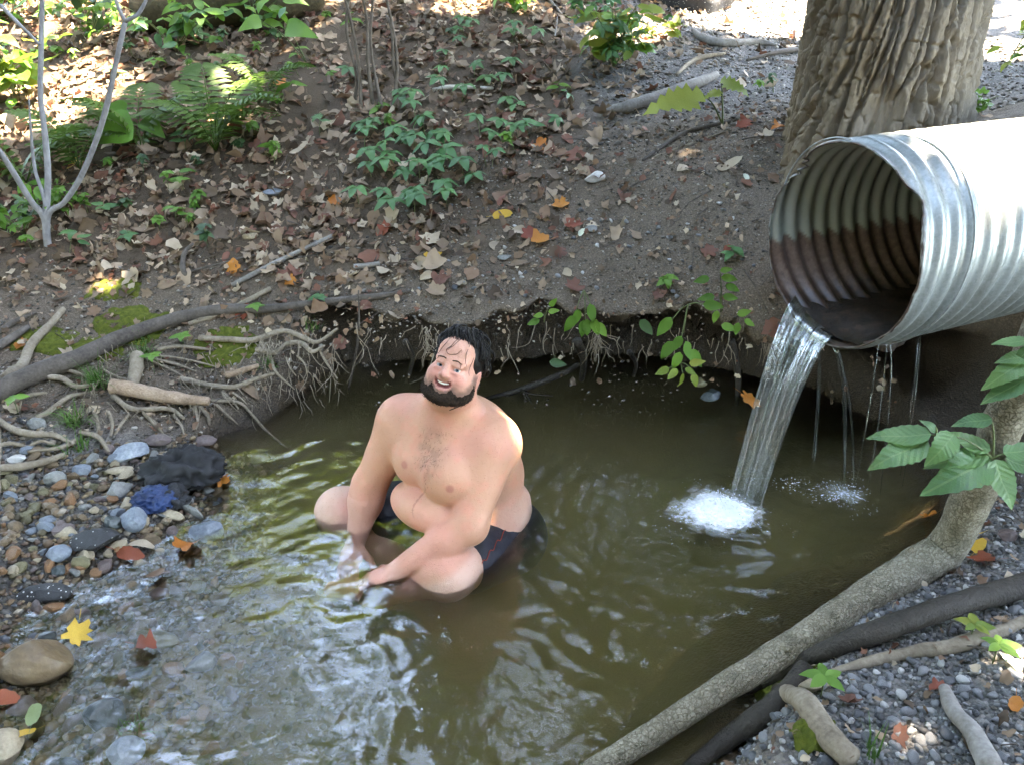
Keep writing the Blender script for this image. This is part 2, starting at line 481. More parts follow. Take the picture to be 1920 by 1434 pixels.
gl = t.n('BsdfGlossy', Roughness=.035); gl.inputs[0].default_value = (1, 1, 1, 1); t.l(nb, gl.inputs['Normal'])
tr = t.n('BsdfTransparent'); tr.inputs[0].default_value = (1, 1, 1, 1)
mx = t.n('MixShader'); t.l(lw.outputs[0], mx.inputs[0]); t.l(tr.outputs[0], mx.inputs[1]); t.l(gl.outputs[0], mx.inputs[2])
vs_ = t.n('VolumeScatter'); vs_.inputs['Color'].default_value = (.55, .50, .22, 1); vs_.inputs['Density'].default_value = 1.7
va = t.n('VolumeAbsorption'); va.inputs['Color'].default_value = (.50, .45, .16, 1); va.inputs['Density'].default_value = 2.6
ad = t.n('AddShader'); t.l(vs_.outputs[0], ad.inputs[0]); t.l(va.outputs[0], ad.inputs[1])
M_WATER = t.done(mx.outputs[0], ad.outputs[0])
water = mk('water', top if False else np.vstack([top, low]), faces, M_WATER)
tag(water, 'murky olive water of the plunge pool', None, None, 'structure')
# ------------------------------------------------------------------ the big tree behind the pipe
def vor2(u, v, seed, wrap_u):
    """F2-F1 and cell value of a jittered 2-D cell pattern, periodic in u"""
    iu, iv = np.floor(u).astype(int), np.floor(v).astype(int)
    f1 = np.full(u.shape, 9.0); f2 = np.full(u.shape, 9.0); cid = np.zeros(u.shape)
    for du in (-1, 0, 1):
        for dv in (-1, 0, 1):
            cu, cv = iu + du, iv + dv; w = np.mod(cu, wrap_u)
            jx = _hash(w, cv, 0 * cv, seed); jy = _hash(w, cv, 0 * cv + 1, seed); val = _hash(w, cv, 0 * cv + 2, seed)
            d = np.hypot(u - cu - jx, v - cv - jy)
            n1 = d < f1
            f2 = np.where(n1, f1, np.minimum(f2, d)); cid = np.where(n1, val, cid); f1 = np.where(n1, d, f1)
    return f2 - f1, cid
BT = np.array([1.62, 3.92])
def bark_trunk(base, z0, z1, rad, lean, nth, zs, cells, tall, depth, slant, seed):
    th = np.linspace(0, 2 * math.pi, nth, endpoint=False)
    TH, ZZ = np.meshgrid(th, zs)
    rr = np.interp(ZZ, *rad)
    butt = 1 + .10 * np.exp(-(ZZ - z0) / .35) * np.cos(TH * 5 + 1.0) + .05 * np.cos(TH * 2 + .5)
    q3 = np.stack([np.cos(TH) * 2, np.sin(TH) * 2, ZZ * 2], -1)
    wob = .25 * fbm(q3 * 1.7, 3, seed) + .12 * fbm(q3 * 5, 2, seed + 3)
    sl = slant * (ZZ - z0) * (1 - .55 * np.cos(TH + .4))
    u = TH / (2 * math.pi) * cells - sl * (cells / 6.28)
    qa_ = np.stack([np.cos(TH - sl) * 2.6, np.sin(TH - sl) * 2.6, ZZ * 1.5], -1)
    w1 = .80 * fbm(qa_ * 2.0, 3, seed); w2 = .88 * fbm(qa_ * 2.3 + 9, 3, seed + 4)
    ra = np.abs(np.sin(math.pi * (u * .5 + w1))) ; rb = np.abs(np.sin(math.pi * (u * .5 + .5 + w2)))
    ridge = np.minimum(np.clip(ra * 1.9, 0, 1) ** .8, np.clip(rb * 1.9, 0, 1) ** .8)
    cid = .5 + .5 * fbm(qa_ * np.array([3, 3, 2.0]), 2, seed + 8)
    crk = np.abs(vnoise(np.stack([np.cos(TH) * 9, np.sin(TH) * 9, ZZ * 13], -1), seed + 6))
    ridge = ridge * (.72 + .28 * sstep(.02, .16, crk))
    e2, _ = vor2(u * 3, ZZ / .045, seed + 9, cells * 3)
    disp = depth * (ridge * (.65 + .5 * cid) - .55) + .005 * sstep(0, .25, e2) * ridge + .004 * fbm(q3 * 14, 3, seed + 11)
    return TH, ZZ, rr * butt, disp, ridge, cid
zs = np.concatenate([np.arange(.45, 2.0, .0048), np.arange(2.05, 7.6, .12)])
TH, ZZ, RR, DI, RID, CID = bark_trunk(BT, .9, 7, ([.4, .8, 1.0, 1.25, 1.6, 2.2, 7.6], [.46, .39, .352, .332, .318, .31, .22]), None, 380, zs, 44, .42, .060, .50, 17)
# a scar where the bark has come away, facing the pipe
sc_th = -math.pi / 2 - .35
scar = np.exp(-(((np.angle(np.exp(1j * (TH - sc_th)))) / .28) ** 2 + ((ZZ - 1.12) / .13) ** 2) ** 2 * 1.2)
scar = np.clip(scar + .25 * fbm(np.stack([TH * 6, ZZ * 9, 0 * TH], -1), 3, 8) * (scar > .05), 0, 1)
DI = DI * (1 - .75 * scar) - .022 * scar
RAD = RR + DI
TX = BT[0] + RAD * np.cos(TH) + .0 * ZZ; TY = BT[1] + RAD * np.sin(TH)
nz_, nt_ = TH.shape
it = np.arange(nz_ * nt_).reshape(nz_, nt_); itr = np.roll(it, -1, 1)
tq = np.stack([it[:-1], itr[:-1], itr[1:], it[1:]], -1).reshape(-1, 4)
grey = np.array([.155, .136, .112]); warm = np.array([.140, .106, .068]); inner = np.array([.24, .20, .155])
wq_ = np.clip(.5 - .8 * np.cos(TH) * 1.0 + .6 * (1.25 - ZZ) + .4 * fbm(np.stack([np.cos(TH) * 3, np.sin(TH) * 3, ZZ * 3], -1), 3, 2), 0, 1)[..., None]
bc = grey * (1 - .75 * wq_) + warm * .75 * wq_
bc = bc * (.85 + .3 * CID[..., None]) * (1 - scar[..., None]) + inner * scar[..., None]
t = NT('furrowed_bark')
a0 = t.n('Attribute', attribute_name='col').outputs['Color']
co = t.coord('Object', (1, 1, .35))
nb1 = t.noise(co, 45, 6, .7); nb2 = t.noise(co, 160, 3)
cc = t.mix(t.ramp(nb1, [(.35, (0,) * 3), (.7, (.7,) * 3)]), a0, t.mix(1.0, a0, (1.45, 1.42, 1.35), 'MULTIPLY'))
M_BARK = t.done(t.princ(cc, .9, t.bump(t.math('ADD', nb1, t.math('MULTIPLY', nb2, .5)), .7, .010), .2))
big = empty('tree', (BT[0], BT[1], .8))
tag(big, 'thick tree trunk with deeply furrowed bark rising behind the metal pipe', 'tree')
mk('trunk', local(big, np.stack([TX, TY, ZZ], -1).reshape(-1, 3)), tq, M_BARK, big, True, bc.reshape(-1, 3))

# ------------------------------------------------------------------ crowns overhead and on the hill: shade the place and show in the water
SUNSPOTS = [(G(95, 190), .42), (G(1440, 30), .75), (G(1180, 60), .30), (G(860, 15), .22), (at_d(962, 800, 2.70), .115), (at_d(980, 940, 2.78), .05), (at_d(880, 1060, 2.62), .04), (at_d(845, 1050, 2.62), .04), (at_d(875, 700, 2.55), .04),
            (at_d(630, 925, 2.95), .06), (G(190, 540), .10), (G(1290, 290), .07), (G(1890, 1240), .10),             (G(980, 20), .12), (np.array([1.5, 2.8, 1.25]), .30), (np.array([1.9, 3.0, 1.25]), .35), (G(1880, 90), .3), (G(60, 40), .2), (G(420, 230), .16), (G(1700, 1390), .08), (np.array([-2.6, 9.0, 4.2]), 1.35, 1.3)]
def crown(center, radii, n_cl, per, size, seed, hole=True, pal=0, spread=.45, fill=.55):
    rs = np.random.default_rng(seed)
    d = rs.normal(size=(n_cl, 3)); d /= np.linalg.norm(d, axis=1)[:, None]
    cl = np.array(center) + d * (fill + (1 - fill) * rs.random((n_cl, 1))) * np.array(radii)
    P = (cl[:, None] + rs.normal(size=(n_cl, per, 3)) * spread * np.array([1, 1, .55])).reshape(-1, 3)
    if hole:
        keep = np.ones(len(P), bool)
        for T, r, *s0 in SUNSPOTS:
            v = P - T; s = v @ SUN
            keep &= ~((np.linalg.norm(v - s[:, None] * SUN, axis=1) < r) & (s > (s0[0] if s0 else 0)))
        P = P[keep]
    n = len(P)
    nz = rs.normal(size=(n, 3)) * .55 + np.array([0, 0, 1.0]); nz /= np.linalg.norm(nz, axis=1)[:, None]
    ax = rs.normal(size=(n, 3)); ax -= nz * np.sum(ax * nz, 1)[:, None]; ax /= np.linalg.norm(ax, axis=1)[:, None]
    bx = np.cross(nz, ax)
    L = size * rs.uniform(.6, 1.3, (n, 1)); Wd = L * .36
    V = np.stack([P - ax * L * .5, P + bx * Wd - ax * L * .05 - nz * L * .08, P + ax * L * .55, P - bx * Wd - ax * L * .05 - nz * L * .08], 1).reshape(-1, 3)
    Fq = np.arange(4 * n).reshape(n, 4)
    g = [np.array([.034, .078, .016]), np.array([.24, .33, .035]), np.array([.022, .046, .013])][pal]
    c = g * rs.uniform(.65, 1.4, (n, 1)) * (1 + .25 * rs.normal(size=(n, 3)) * np.array([.6, .2, .5]))
    return V, Fq, np.repeat(np.clip(c, .005, 1), 4, 0)
M_CANOPY = m_leaf('canopy_leaf', None, .5, .36, .4, attr=True, var=.1)
V_, F_, C_ = crown((3.1, 4.4, 7.6), (5.0, 4.7, 1.5), 860, 52, .21, 3, fill=.1)
mk('crown', local(big, V_), F_, M_CANOPY, big, False, C_)
M_TRUNK = m_mottle('grey_bark', [(.3, (.06, .05, .042)), (.6, (.13, .115, .10)), (.8, (.19, .175, .155))], 9, .9, .8, .02, .2, stretch=(1, 1, .25))
def forest(label, x, y, crowns, r=.16, pal=0, seed=1, n=(150, 40, .18)):
    z = ground_z(x, y)
    o = empty('tree', (x, y, z)); tag(o, label, 'tree', 'trees standing around the pool')
    zt = max(c[0][2] for c in crowns)
    c0 = crowns[0][0]
    pts = [(x, y, z - .2), (x + .05, y, z + 1.5), ((x * 2 + c0[0]) / 3, (y * 2 + c0[1]) / 3, z + (zt - z) * .55), (c0[0], c0[1], zt)]
    mk('trunk', local(o, tube(spline(pts, 16), [r * 1.3, r, r * .8, r * .3], 10, .08, seed)[0]), tube(spline(pts, 16), [r] * 4, 10)[1], M_TRUNK, o)
    b = Buf(); Vs, Fs, Cs, k = [], [], [], 0
    for j, (c, rd) in enumerate(crowns):
        V, Fq, Cc = crown(c, rd, n[0], n[1], n[2], seed * 10 + j, True, pal)
        Vs.append(V); Fs.append(Fq + k); Cs.append(Cc); k += len(V)
    mk('crown', local(o, np.concatenate(Vs)), np.concatenate(Fs), M_CANOPY, o, False, np.concatenate(Cs))
forest('tall dark tree on the hill, mirrored dark in the middle of the pool', -.2, 11.5, [((-.1, 11.5, 9.0), (2.2, 2.2, 4.8))], .2, 2, 21, (210, 48, .24))
forest('dark tree on the hill beside the tallest, mirrored dark by the foam', 2.6, 11.0, [((2.7, 11.0, 8.6), (1.7, 1.8, 4.4))], .16, 2, 36, (120, 46, .24))
forest('sunlit yellow-green tree on the hill, mirrored bright beside the bather', -2.6, 9.3, [((-2.6, 9.0, 4.2), (1.25, .9, .80))], .06, 1, 22, (130, 44, .13))
forest('thin airy tree on the hill, mirrored as ragged gaps of sky at the stream mouth', -5.6, 9.6, [((-4.3, 9.2, 8.2), (2.9, 1.6, 3.4))], .09, 0, 34, (58, 58, .22))
forest('tree on the hill behind the saplings, mirrored at the stream mouth', -8.5, 8.5, [((-8.2, 8.5, 6.8), (2.2, 2.6, 4.6))], .18, 0, 23, (150, 46, .26))
forest('tree beyond the big trunk, mirrored beside the foam', 5.2, 10.5, [((5.2, 10.5, 8.0), (2.4, 2.2, 5.0))], .2, 0, 24, (150, 46, .26))
forest('low dark tree at the top of the hill, left of the rotten log', -5.0, 13.5, [((-4.6, 13.5, 5.0), (3.4, 1.6, 2.3))], .14, 2, 25, (150, 46, .26))
forest('low dark tree at the top of the hill, above the creeper', -.6, 14.0, [((-.4, 14, 5.4), (2.9, 1.6, 2.4))], .14, 2, 26, (130, 46, .26))
forest('low dark tree at the top of the hill, above the path', 5.0, 14.5, [((4.2, 14.5, 5.8), (3.6, 1.6, 2.8))], .14, 2, 27, (150, 46, .26))
forest('unseen tree added behind the photographer to shade the gravel bank', 3.4, -2.6, [((3.6, -2.6, 5.0), (3.2, 2.2, 3.8))], .17, 0, 28, (380, 50, .28))  # this tree and those below are unseen, added to cut the skylight
forest('unseen tree added behind the photographer to shade the stream', -1.6, -4.2, [((-1.4, -4.2, 4.4), (3.4, 1.8, 4.2))], .17, 0, 29, (420, 50, .30))
forest('low bushy unseen tree added behind the photographer to cut low skylight', 1.6, -4.6, [((1.5, -4.8, 3.4), (3.6, 1.4, 3.4))], .12, 0, 35, (320, 50, .30))
forest('unseen tree added on the far side of the cobble bar to cut the skylight', -7.2, 3.4, [((-6.6, 3.4, 5.2), (2.0, 3.0, 4.2))], .17, 0, 30, (420, 50, .30))
forest('unseen tree added downstream beyond the cobble bar to cut the skylight', -6.0, -1.6, [((-5.4, -1.4, 4.8), (2.6, 2.6, 4.6))], .17, 0, 31, (400, 50, .30))
forest('unseen tree added on the bank beyond the pipe to cut the skylight', 7.4, 3.6, [((7.6, 3.6, 5.2), (1.8, 4.0, 4.0))], .17, 0, 32, (420, 50, .30))
forest('unseen tree added overhead, arching over the cobble bar to cut the skylight', -4.6, 5.6, [((-3.0, 2.6, 9.6), (2.6, 3.4, 1.3))], .15, 0, 33, (300, 50, .26))
# ------------------------------------------------------------------ the bather
class Field:
    def __init__(s, lo, hi, h):
        s.lo, s.h = np.array(lo, float), h
        s.n = np.ceil((np.array(hi) - s.lo) / h).astype(int) + 1
        s.F = np.full(s.n, .2, np.float32)
    def box(s, lo, hi):
        a = np.clip(((np.array(lo) - s.lo) / s.h).astype(int), 0, s.n - 1)
        b = np.clip(((np.array(hi) - s.lo) / s.h).astype(int) + 2, 1, s.n)
        if np.any(b <= a): return None, None
        g = np.meshgrid(*[s.lo[i] + s.h * np.arange(a[i], b[i]) for i in range(3)], indexing='ij')
        return tuple(slice(a[i], b[i]) for i in range(3)), np.stack(g, -1)
    def op(s, fn, lo, hi, k, sub=False):
        m = .03 + k
        sl, P = s.box(np.array(lo) - m, np.array(hi) + m)
        if sl is None: return
        d = fn(P); a = s.F[sl]
        if sub: d = -d
        h = np.maximum(k - np.abs(a - d), 0) / k
        s.F[sl] = (np.maximum(a, d) + h * h * k / 4) if sub else (np.minimum(a, d) - h * h * k / 4)
    def ell(s, c, r, B=None, k=.03, sub=False):
        c = np.asarray(c, float); r = np.asarray(r, float); B = np.eye(3) if B is None else B
        def fn(P):
            q = (P - c) @ B; k0 = np.linalg.norm(q / r, axis=-1); k1 = np.linalg.norm(q / r ** 2, axis=-1)
            return k0 * (k0 - 1) / (k1 + 1e-9)
        m = max(r); s.op(fn, c - m, c + m, k, sub)
    def cap(s, a, b, ra, rb, k=.03, sub=False):
        a = np.asarray(a, float); b = np.asarray(b, float); ab = b - a; L = ab @ ab
        def fn(P):
            t = np.clip((P - a) @ ab / L, 0, 1)
            return np.linalg.norm(P - a - t[..., None] * ab, axis=-1) - (ra + t * (rb - ra))
        m = max(ra, rb); s.op(fn, np.minimum(a, b) - m, np.maximum(a, b) + m, k, sub)
    def mesh(s):
        """surface nets"""
        Fv = s.F; n = s.n; neg = Fv < 0
        acc = np.zeros([*(n - 1), 3], np.float32); cnt = np.zeros(n - 1, np.float32)
        def cor(o): return tuple(slice(o[i], n[i] - 1 + o[i]) for i in range(3))
        C8 = [(i, j, k) for i in (0, 1) for j in (0, 1) for k in (0, 1)]
        for a in C8:
            for ax in range(3):
                if a[ax]: continue
                b = list(a); b[ax] = 1
                fa, fb = Fv[cor(a)], Fv[cor(b)]
                x = (fa < 0) != (fb < 0)
                t = np.where(x, fa / np.where(x, fa - fb, 1), 0)
                for i in range(3):
                    acc[..., i] += np.where(x, a[i] + (t if i == ax else 0), 0)
                cnt += x
        act = cnt > 0
        ids = np.full(n - 1, -1, np.int64); ids[act] = np.arange(act.sum())
        base = np.argwhere(act)
        V = s.lo + s.h * (base + acc[act] / cnt[act][:, None])
        quads = []
        for ax in range(3):
            u, v = (ax + 1) % 3, (ax + 2) % 3
            sa = [slice(None)] * 3; sb = [slice(None)] * 3
            sa[ax] = slice(0, n[ax] - 1); sb[ax] = slice(1, n[ax])
            A, Bn = neg[tuple(sa)], neg[tuple(sb)]
            E = np.argwhere(A != Bn)
            E = E[(E[:, u] > 0) & (E[:, v] > 0) & (E[:, u] < n[u] - 1) & (E[:, v] < n[v] - 1)]
            du = np.zeros(3, int); du[u] = 1; dv = np.zeros(3, int); dv[v] = 1
            q = np.stack([ids[tuple((E - du - dv).T)], ids[tuple((E - dv).T)], ids[tuple(E.T)], ids[tuple((E - du).T)]], 1)
            flip = ~A[tuple(E.T)]
            q[flip] = q[flip][:, ::-1]
            quads.append(q)
        return V, np.concatenate(quads)

UP = np.array([0, 0, 1.0])
shL, shR = at_d(922, 830, 2.68), at_d(757, 790, 2.80)
elL, wrL = at_d(880, 985, 2.64), at_d(742, 1070, 2.675)
elR, wrR = at_d(693, 908, 2.88), at_d(667, 1016, 2.90)
knL, knR = at_d(840, 1072, 2.68), at_d(640, 960, 3.00)
HC = at_d(856, 693, 2.60)
fp = nrm([-.60, -.80, 0]); lp = np.cross(UP, fp)
fs = nrm([-.42, -.90, .0]); ls = np.cross(UP, fs)
Bp = np.stack([lp, fp, UP], 1); Bs = np.stack([ls, fs, UP], 1)
PC = np.array([-.10, 2.53, -.09])
hipL, hipR = PC + lp * .11 - UP * .03, PC - lp * .11 - UP * .03
anL, anR = at_z(700, 1110, -.13), at_z(735, 1040, -.16)
mid = (shL + shR) / 2
# head axes: x to his left, y up, z out of the face
_yaw, _roll, _pit = math.radians(20), math.radians(19), math.radians(-2)
_U = math.cos(_roll) * UPV + math.sin(_roll) * RT
_R = math.cos(_roll) * RT - math.sin(_roll) * UPV
_Bk = -nrm(HC - CAMP); _Bk = nrm(_Bk - _U * (_Bk @ _U) + math.sin(_pit) * _U)
hz = nrm(math.cos(_yaw) * _Bk - math.sin(_yaw) * _R)
hx = nrm(_R - hz * (_R @ hz)); hy = np.cross(hz, hx)
HB = np.stack([hx, hy, hz], 1)
HS = .875
def hd(x, y, z): return HC + HB @ (np.array([x, y, z], float) * HS)
fld = Field((-.80, 1.90, -.30), (.26, 2.86, .80), .0048)
f = fld
# trunk
f.ell(PC + UP * .02 - lp * .02 + fp * .03, (.195, .155, .15), Bp, .04)
f.ell(PC + fp * .075 + UP * .10, (.215, .165, .115), Bp, .05)
f.ell(PC + fp * .05 - lp * .06 + UP * .20, (.15, .135, .13), Bp, .05)
f.ell(PC + lp * .075 + fp * .02 + UP * .105, (.11, .13, .075), Bp, .03)
f.ell(PC + lp * .03 + UP * .24 + fp * .045, (.155, .125, .15), Bp, .06)
f.ell(mid * .6 + (PC + UP * .3) * .4 + fs * .0, (.195, .135, .16), Bs, .07)
f.ell(mid - UP * .05 + fs * .012, (.192, .118, .128), Bs, .06)
f.cap(mid + UP * .02 - fs * .02, shL + UP * .005, .085, .062, .06)
f.cap(mid + UP * .02 - fs * .02, shR + UP * .005, .085, .062, .06)
# breasts and the roll of the belly under them
f.ell(at_d(836, 897, 2.645), (.088, .066, .086), Bs, .045)
f.ell(at_d(781, 868, 2.725), (.076, .066, .076), Bs, .045)
f.ell(at_d(803, 948, 2.735), (.142, .092, .076), Bp, .014)
# arms: the upper ends melt into the shoulders, the rest only touches belly and knees
fa2 = Field((-.80, 1.90, -.30), (.26, 2.86, .80), .0048)
for sh, el, wr, s_ in ((shL, elL, wrL, 1), (shR, elR, wrR, -1)):
    f.ell(sh - UP * .005, (.070, .072, .078), Bs, .08)
    m1 = sh * .5 + el * .5
    f.cap(sh - UP * .015, m1, .079, .064, .045)
    fa2.cap(sh * .75 + el * .25, el, .073, .055, .02)
    m2 = el * .72 + wr * .28
    fa2.cap(el, m2, .055, .055, .03)
    fa2.cap(m2, wr, .055, .032, .03)
# legs
f.cap(hipL, knL, .125, .082, .04); f.cap(hipR, knR, .125, .082, .04)
f.ell(knL, (.084, .084, .080), None, .04); f.ell(knR, (.084, .084, .080), None, .04)
f.cap(knL, anL, .074, .045, .03); f.cap(knR, anR, .074, .045, .03)
def foot(an, d):
    d = nrm(d); f.cap(an - d * .03, an + d * .16 - UP * .02, .042, .03, .03)
foot(anL, [-.75, .3, -.1]); foot(anR, [.8, -.5, -.1])
# hands: palm, four fingers, thumb
def hand(wr, d, pn, side, curl, spread=.021, f=fa2):
    """d along the hand, pn out of the palm, side towards the thumb"""
    d = nrm(d); side = nrm(side - d * (side @ d)); pn = np.cross(d, side) * np.sign(np.dot(np.cross(d, side), pn) or 1)
    B = np.stack([side, d, pn], 1)
    f.ell(wr + d * .052, (.044, .056, .019), B, .018)
    for i, (o, L) in enumerate(((.030, .072), (.010, .080), (-.010, .075), (-.030, .058))):
        p = wr + d * .092 + side * o; q = d
        for j, fr in enumerate((.45, .32, .25)):
            c, s_ = math.cos(curl), math.sin(curl)
            q = nrm(q * c + pn * s_)
            p2 = p + q * L * fr + side * o * .06
            f.cap(p, p2, .0100 - .0012 * j, .0092 - .0012 * j, .006); p = p2
    p = wr + d * .03 + side * .036; q = nrm(side * .75 + d * .65 + pn * .25)
    for j, L in enumerate((.040, .032, .026)):
        p2 = p + q * L; f.cap(p, p2, .0128 - .001 * j, .0115 - .001 * j, .008); p = p2; q = nrm(q + d * .35 + pn * .25)
hand(wrR, nrm(at_d(656, 1052, 2.86) - wrR), np.array([.5, -.7, -.4]), np.array([.9, -.2, .1]), .55)
hand(wrL, nrm(at_d(697, 1084, 2.68) - wrL), np.array([-.2, .5, -.8]), np.array([-.35, .85, -.25]), .45)
_h = np.maximum(.016 - np.abs(f.F - fa2.F), 0) / .016
f.F = np.minimum(f.F, fa2.F) - _h * _h * .016 / 4
# neck and head
f.cap(mid + UP * .03 - fs * .005, hd(0, -.06, -.025), .086, .074, .05)
H = lambda c, r, k=.02, sub=False: f.ell(hd(*c), np.array(r) * HS, HB, k, sub)
H((0, .036, -.014), (.077, .092, .098), .03)
H((0, -.040, .020), (.070, .078, .072), .03)
for s_ in (1, -1):
    H((s_ * .044, -.030, .050), (.034, .032, .034), .02)
    H((s_ * .050, -.075, .018), (.038, .040, .045), .03)
H((0, -.098, .058), (.036, .026, .030), .025)
H((0, -.105, .020), (.052, .040, .050), .03)
H((0, .058, .055), (.060, .045, .032), .03)
H((0, .024, .076), (.056, .012, .016), .016)
f.cap(hd(0, .012, .086), hd(0, -.025, .106), .0075, .0118, .010)
for s_ in (1, -1):
    H((s_ * .0125, -.029, .098), (.0088, .007, .010), .008)
    H((s_ * .0325, .002, .098), (.0165, .0095, .017), .012, True)
    H((s_ * .0325, -.0112, .0852), (.019, .0065, .0085), .005)
    H((s_ * .0325, .0108, .0862), (.020, .0060, .0085), .006)
    f.ell(hd(s_ * .080, -.012, -.012), np.array((.012, .034, .021)) * HS, HB @ roty(s_ * .45), .010)
    f.ell(hd(s_ * .092, -.010, -.004), np.array((.008, .022, .011)) * HS, HB @ roty(s_ * .45), .006, True)
# open smile
for x_ in (-.024, -.016, -.008, 0, .008, .016, .024):
    H((x_, -.0625 + 16 * x_ * x_, .094 - 10 * x_ * x_), (.0075, .0095 - 9 * x_ * x_, .016), .003, True)
H((0, -.0760, .088), (.020, .0055, .009), .006)
BV, BQ = f.mesh()
from mathutils.bvhtree import BVHTree
_bvh = BVHTree.FromPolygons([tuple(v) for v in BV.tolist()], BQ.tolist())
def on_skin(p, off=.002):
    c_, n_, i_, d_ = _bvh.find_nearest(Vector(p))
    n_ = np.array(n_); c_ = np.array(c_)
    if n_ @ (c_ - HC) < 0 and np.linalg.norm(c_ - HC) < .16: n_ = -n_
    return c_ + n_ * off
# colours of the skin, and the painted shade of a belly fold
hl = (BV - HC) @ HB / HS
skin = np.array([.50, .262, .170]); pale = np.array([.63, .42, .33]); pink = np.array([.56, .250, .190])
C = np.tile(skin, (len(BV), 1))
def paint(w, c):
    global C
    w = np.clip(w, 0, 1)[:, None]; C = C * (1 - w) + np.asarray(c) * w
def ball(p, r0, r1): return 1 - sstep(r0, r1, np.linalg.norm(BV - np.asarray(p), axis=1))
nzb = fbm(BV * 13, 4, 5)
paint(.55 * sstep(-.1, .45, nzb), pink)
paint(.35 * sstep(.15, .5, fbm(BV * 30, 3, 15)), [.60, .23, .16])
flank = sstep(.02, .16, (BV - PC) @ lp) * sstep(.16, -.02, BV[:, 2]) * sstep(-.12, .02, -(BV - PC) @ fp + .06)
paint(flank * .8, pale)
legw = np.maximum(ball(knL, .17, .26), ball(knR, .17, .26)) * (BV[:, 2] < .12)
paint(legw * .75 * (1 - ball((wrL + elL) / 2, .1, .13)), pale)
for el, wr in ((elL, wrL), (elR, wrR)):
    paint(.55 * np.maximum(ball(el * .6 + wr * .4, .06, .14), ball(wr, .03, .14)), pink)
inhead = sstep(-.15, -.11, hl[:, 1]) * (np.linalg.norm(hl, axis=1) < .19)
paint(.55 * inhead, [.56, .30, .235])
for s_ in (1, -1): paint(.6 * ball(hd(s_ * .045, -.028, .078), .012, .04), [.60, .25, .20])
paint(.5 * ball(hd(0, -.03, .118), .006, .024), [.62, .29, .24])
paint(.5 * ball(hd(.09, -.01, -.01), .015, .04), [.60, .26, .20])
for nip in (at_d(842, 920, 2.565), at_d(757, 872, 2.66)):
    j = np.argmin(np.linalg.norm(BV - nip, axis=1)); paint(.8 * ball(BV[j], .008, .017), [.36, .13, .10])
# chest hair, thin stubble on neck
ch = at_d(806, 850, 2.62)
d_ch = np.hypot(((BV - ch) @ ls) / .075, ((BV - ch) @ UP) / .10)
paint(.50 * (1 - sstep(.2, 1.1, d_ch)) * ((BV - mid) @ fs > .03) * (.45 + .55 * sstep(-.2, .3, fbm(BV * np.array([90, 90, 30]), 2, 8))), [.16, .085, .055])
ys, zs, xs = hl[:, 1], hl[:, 2], hl[:, 0]
lips = (np.abs(ys + .0655 - 16 * xs ** 2) < .0150) & (np.abs(xs) < .034) & (zs > .078)
paint(lips * .6, [.42, .17, .14])
mouth = (np.abs(ys + .0625 - 16 * xs ** 2) < .0095) & (np.abs(xs) < .03) & (zs < .090) & (zs > .06)
paint(mouth * .9, [.16, .03, .03])
jaw = sstep(-.02, -.06, ys + .25 * (zs - .03)) * sstep(.085, .05, np.abs(xs)) * (np.linalg.norm(hl, axis=1) < .2) * sstep(-.14, -.12, ys)
tp_ = np.interp(zs, [-.03, .0, .02, .05, .072, .088, .12], [.018, .014, .004, -.030, -.055, -.043, -.0385])
paint(.80 * sstep(.014, -.024, ys - tp_ + .012 * fbm(hl * 90, 2, 3)) * (zs > .004) * (ys > np.interp(zs, [-.02, .02, .05, .08], [-.058, -.09, -.12, -.135])) * (np.linalg.norm(hl, axis=1) < .2) * (1 - lips) * (1 - mouth), [.10, .06, .045])
crease_shade = np.abs((BV - at_d(792, 935, 2.66)) @ ls + .02 * np.sin(BV[:, 2] * 40)) < .0025
paint(.5 * crease_shade * ball(at_d(792, 935, 2.66), .05, .07), [.22, .09, .06])  # the fold's shade drawn as a thin dark line
t = NT('skin')
at_ = t.n('Attribute', attribute_name='col').outputs['Color']
fre = t.n('TexVoronoi', Scale=95.0); t.l(t.coord('Object'), fre.inputs['Vector'])
nz = t.noise(t.coord('Object'), 60, 4); nz2 = t.noise(t.coord('Object'), 420, 2)
colr = t.mix(t.math('MULTIPLY', nz, .35), at_, t.mix(1.0, at_, (.86, .62, .55), 'MULTIPLY'))
colr = t.mix(t.math('MULTIPLY', t.math('LESS_THAN', fre.outputs['Distance'], .16), .35), colr, (.30, .12, .07))
M_SKIN = t.done(t.princ(colr, t.ramp(nz2, [(.3, (.42,) * 3), (.7, (.66,) * 3)]), t.bump(t.math('ADD', nz2, t.math('MULTIPLY', nz, 1.4)), .40, .004), .32,
                        **{'Subsurface Weight': .10, 'Subsurface Radius': (.008, .0035, .0025), 'Subsurface Scale': 1.0}))
person = mk('person', BV, BQ, M_SKIN, None, True, C)
tag(person, 'bare-chested bearded person in dark shorts sitting cross-legged in the pool', 'person')

CHEST_ = True
M_HAIR = m_mottle('wet_hair', [(.3, (.004, .0035, .0035)), (.7, (.011, .009, .008))], 40, .42, .6, .003, .25)
M_BEARD = m_mottle('beard_hair', [(.3, (.008, .0055, .004)), (.7, (.045, .029, .020))], 170, .75, 1.0, .006, .10, bscale=330)
